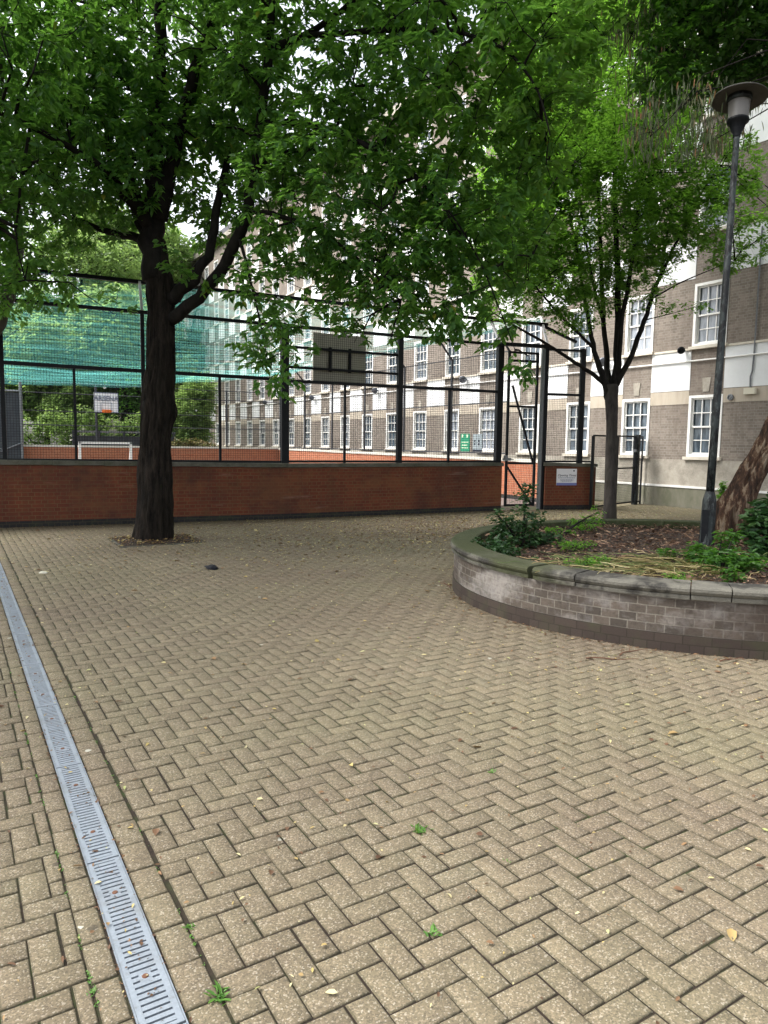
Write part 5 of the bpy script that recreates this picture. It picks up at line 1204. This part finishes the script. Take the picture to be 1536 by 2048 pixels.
# ------------------------------------------------------------------ weeds in the joints
def tuft(x, y, s, label, seed):
    rg = np.random.default_rng(seed); n = int(26*s/.04); az = rg.random(n)*6.283; P = np.c_[x+rg.normal(0, s*.4, n), y+rg.normal(0, s*.4, n), np.full(n, -.002)]
    Ax = unit(np.stack([np.cos(az), np.sin(az), rg.uniform(.25, 1.2, n)], 1)); Nn = unit(np.array([0, 0, 1.0])+rg.normal(0, .4, (n, 3)))
    L = s*rg.uniform(.5, 1.1, n); V, F = leaf_mesh(P, Ax, Nn, L, L*.3)
    tag(fast_mesh('weed_tuft', V, F, MT['weed'], None, (x, y, 0), attr=np.repeat(rg.random(n), 2)), label, 'weed', 'weeds growing in the paving joints')
for i, (x, y, s, lb) in enumerate(((1.704, 2.452, .042, 'upright green weed tuft in a joint near the centre of the foreground'), (.643, 1.985, .040, 'green weed tuft in the joint close to the drain near the bottom edge'),
        (1.376, 1.885, .03, 'low feathery weed in a joint at the bottom centre'), (.655, 2.34, .026, 'flat weed beside the drain border, above the tuft at the bottom edge'),
        (1.89, 2.09, .016, 'small weed sprout right of the bottom centre'), (2.352, 2.74, .022, 'small weed sprout in the right half of the foreground'), (.312, 2.2, .02, 'tiny weed in the joint left of the drain'), (.312, 1.9, .024, 'tiny weed left of the drain at the bottom left corner'))):
    tuft(x, y, s, lb, 80+i)
# moss strands in the left joints
rg = np.random.default_rng(90); n = 900
X = np.where(rg.random(n) < .6, .312, .643)+rg.normal(0, .003, n); Y = 1.2+rg.random(n)**1.4*4.5; Y = Y+.06*np.sin(Y*40)
k = np.sin(Y*9)+np.sin(Y*23+1) > .3; X, Y = X[k], Y[k]; sz = rg.uniform(.004, .011, len(X))
flakes('joint_moss', np.c_[X, Y, np.full(len(X), .0)], sz, sz*.8, 'weed', 'moss and seedlings lining the joints beside the drain', 'moss', 91, .6)

# ------------------------------------------------------------------ small things on the paving
def crumple(name, c, r, mat, label, cat, seed, hz=.3, n=14):
    V = []; F = []
    for i in range(n+1):
        ph = math.pi*i/n
        for k in range(20):
            a = 2*math.pi*k/20; q = Vector((math.cos(a)*math.sin(ph), math.sin(a)*math.sin(ph), math.cos(ph)))
            rr = 1+.45*mnoise.noise(q*1.7+Vector((seed, 0, 0)))+.22*mnoise.noise(q*5+Vector((0, seed, 0)))
            V.append((c[0]+q.x*r[0]*rr, c[1]+q.y*r[1]*rr, max(.002, c[2]+hz*r[2]+q.z*r[2]*rr)))
    for i in range(n):
        for k in range(20): F.append((i*20+k, i*20+(k+1) % 20, (i+1)*20+(k+1) % 20, (i+1)*20+k))
    return tag(fast_mesh(name, V, F, MT[mat], None, (c[0], c[1], 0), smooth=False), label, cat)
crumple('dropped_glove', (2.93, 9.22, .0), (.085, .11, .03), 'purple_cloth', 'crumpled black cloth or glove lying on the paving near the tree', 'glove', 3, .5)
crumple('paper_scrap', (.96, 9.9, .0), (.05, .07, .012), 'board_back', 'flat greenish scrap lying on the paving between the drain and the tree', 'litter', 5, .3)

def twig(x, y, L, a, label, seed):
    p = at(x, y, 1); t = (.008-CAMH)/(p[2]-CAMH); g = CAM+(p-CAM)*t; rg = random.Random(seed); b = MB(); pts = []; X_, Y_ = g[0], g[1]
    for k in range(7):
        pts.append((X_, Y_, .008+.006*math.sin(k*1.3))); a += rg.uniform(-.25, .25); X_ += math.cos(a)*L/6; Y_ += math.sin(a)*L/6
    b.tube(pts, [.006, .0055, .005, .005, .004, .003, .002], 6); b.bar(pts[3], (pts[3][0]+math.cos(a+.9)*L*.2, pts[3][1]+math.sin(a+.9)*L*.2, .012), .004)
    tag(b.build('fallen_twig', MT['rust'], base=(g[0], g[1], 0)), label, 'twig')
twig(1172, 1316, .42, -.45, 'reddish curved twig lying on the paving before the planter', 3)
twig(1240, 1310, .34, .5, 'pale brown twig lying close to the foot of the planter wall', 4)
twig(1440, 1322, .25, -.3, 'short twig on the paving near the right edge below the planter', 6)
twig(900, 1175, .45, 1.2, 'dark thin twig on the paving left of the planter', 8)
# ------------------------------------------------------------------ light
w = bpy.data.worlds.new('World'); sc.world = w; w.use_nodes = True
nt = w.node_tree; nt.nodes.clear()
sky = nt.nodes.new('ShaderNodeTexSky'); sky.sky_type = 'NISHITA'; sky.sun_disc = False
SE, SR = rad(52), rad(300)
sky.sun_elevation = SE; sky.sun_rotation = SR; sky.air_density = 1.0; sky.dust_density = 4.0; sky.ozone_density = 1.0
hs_ = nt.nodes.new('ShaderNodeHueSaturation'); hs_.inputs['Saturation'].default_value = .28
bg = nt.nodes.new('ShaderNodeBackground'); bg.inputs['Strength'].default_value = .15
ow = nt.nodes.new('ShaderNodeOutputWorld')
nt.links.new(sky.outputs[0], hs_.inputs['Color']); nt.links.new(hs_.outputs[0], bg.inputs[0]); nt.links.new(bg.outputs[0], ow.inputs[0])
sun = bpy.data.lights.new('sun', 'SUN'); sun.energy = 1.5; sun.angle = rad(20); sun.color = (1, .97, .92)
so = bpy.data.objects.new('sun', sun); C.objects.link(so)
# sky rotation is measured clockwise from +Y
dv = Vector((math.sin(SR)*math.cos(SE), math.cos(SR)*math.cos(SE), math.sin(SE)))
so.rotation_euler = dv.to_track_quat('Z', 'Y').to_euler(); so.location = dv*60

sc.view_settings.view_transform = 'Standard'; sc.view_settings.look = 'None'
sc.view_settings.exposure = 1.65; sc.view_settings.gamma = 1
sc.cycles.max_bounces = 8; sc.cycles.transparent_max_bounces = 16
sc.cycles.use_denoising = True
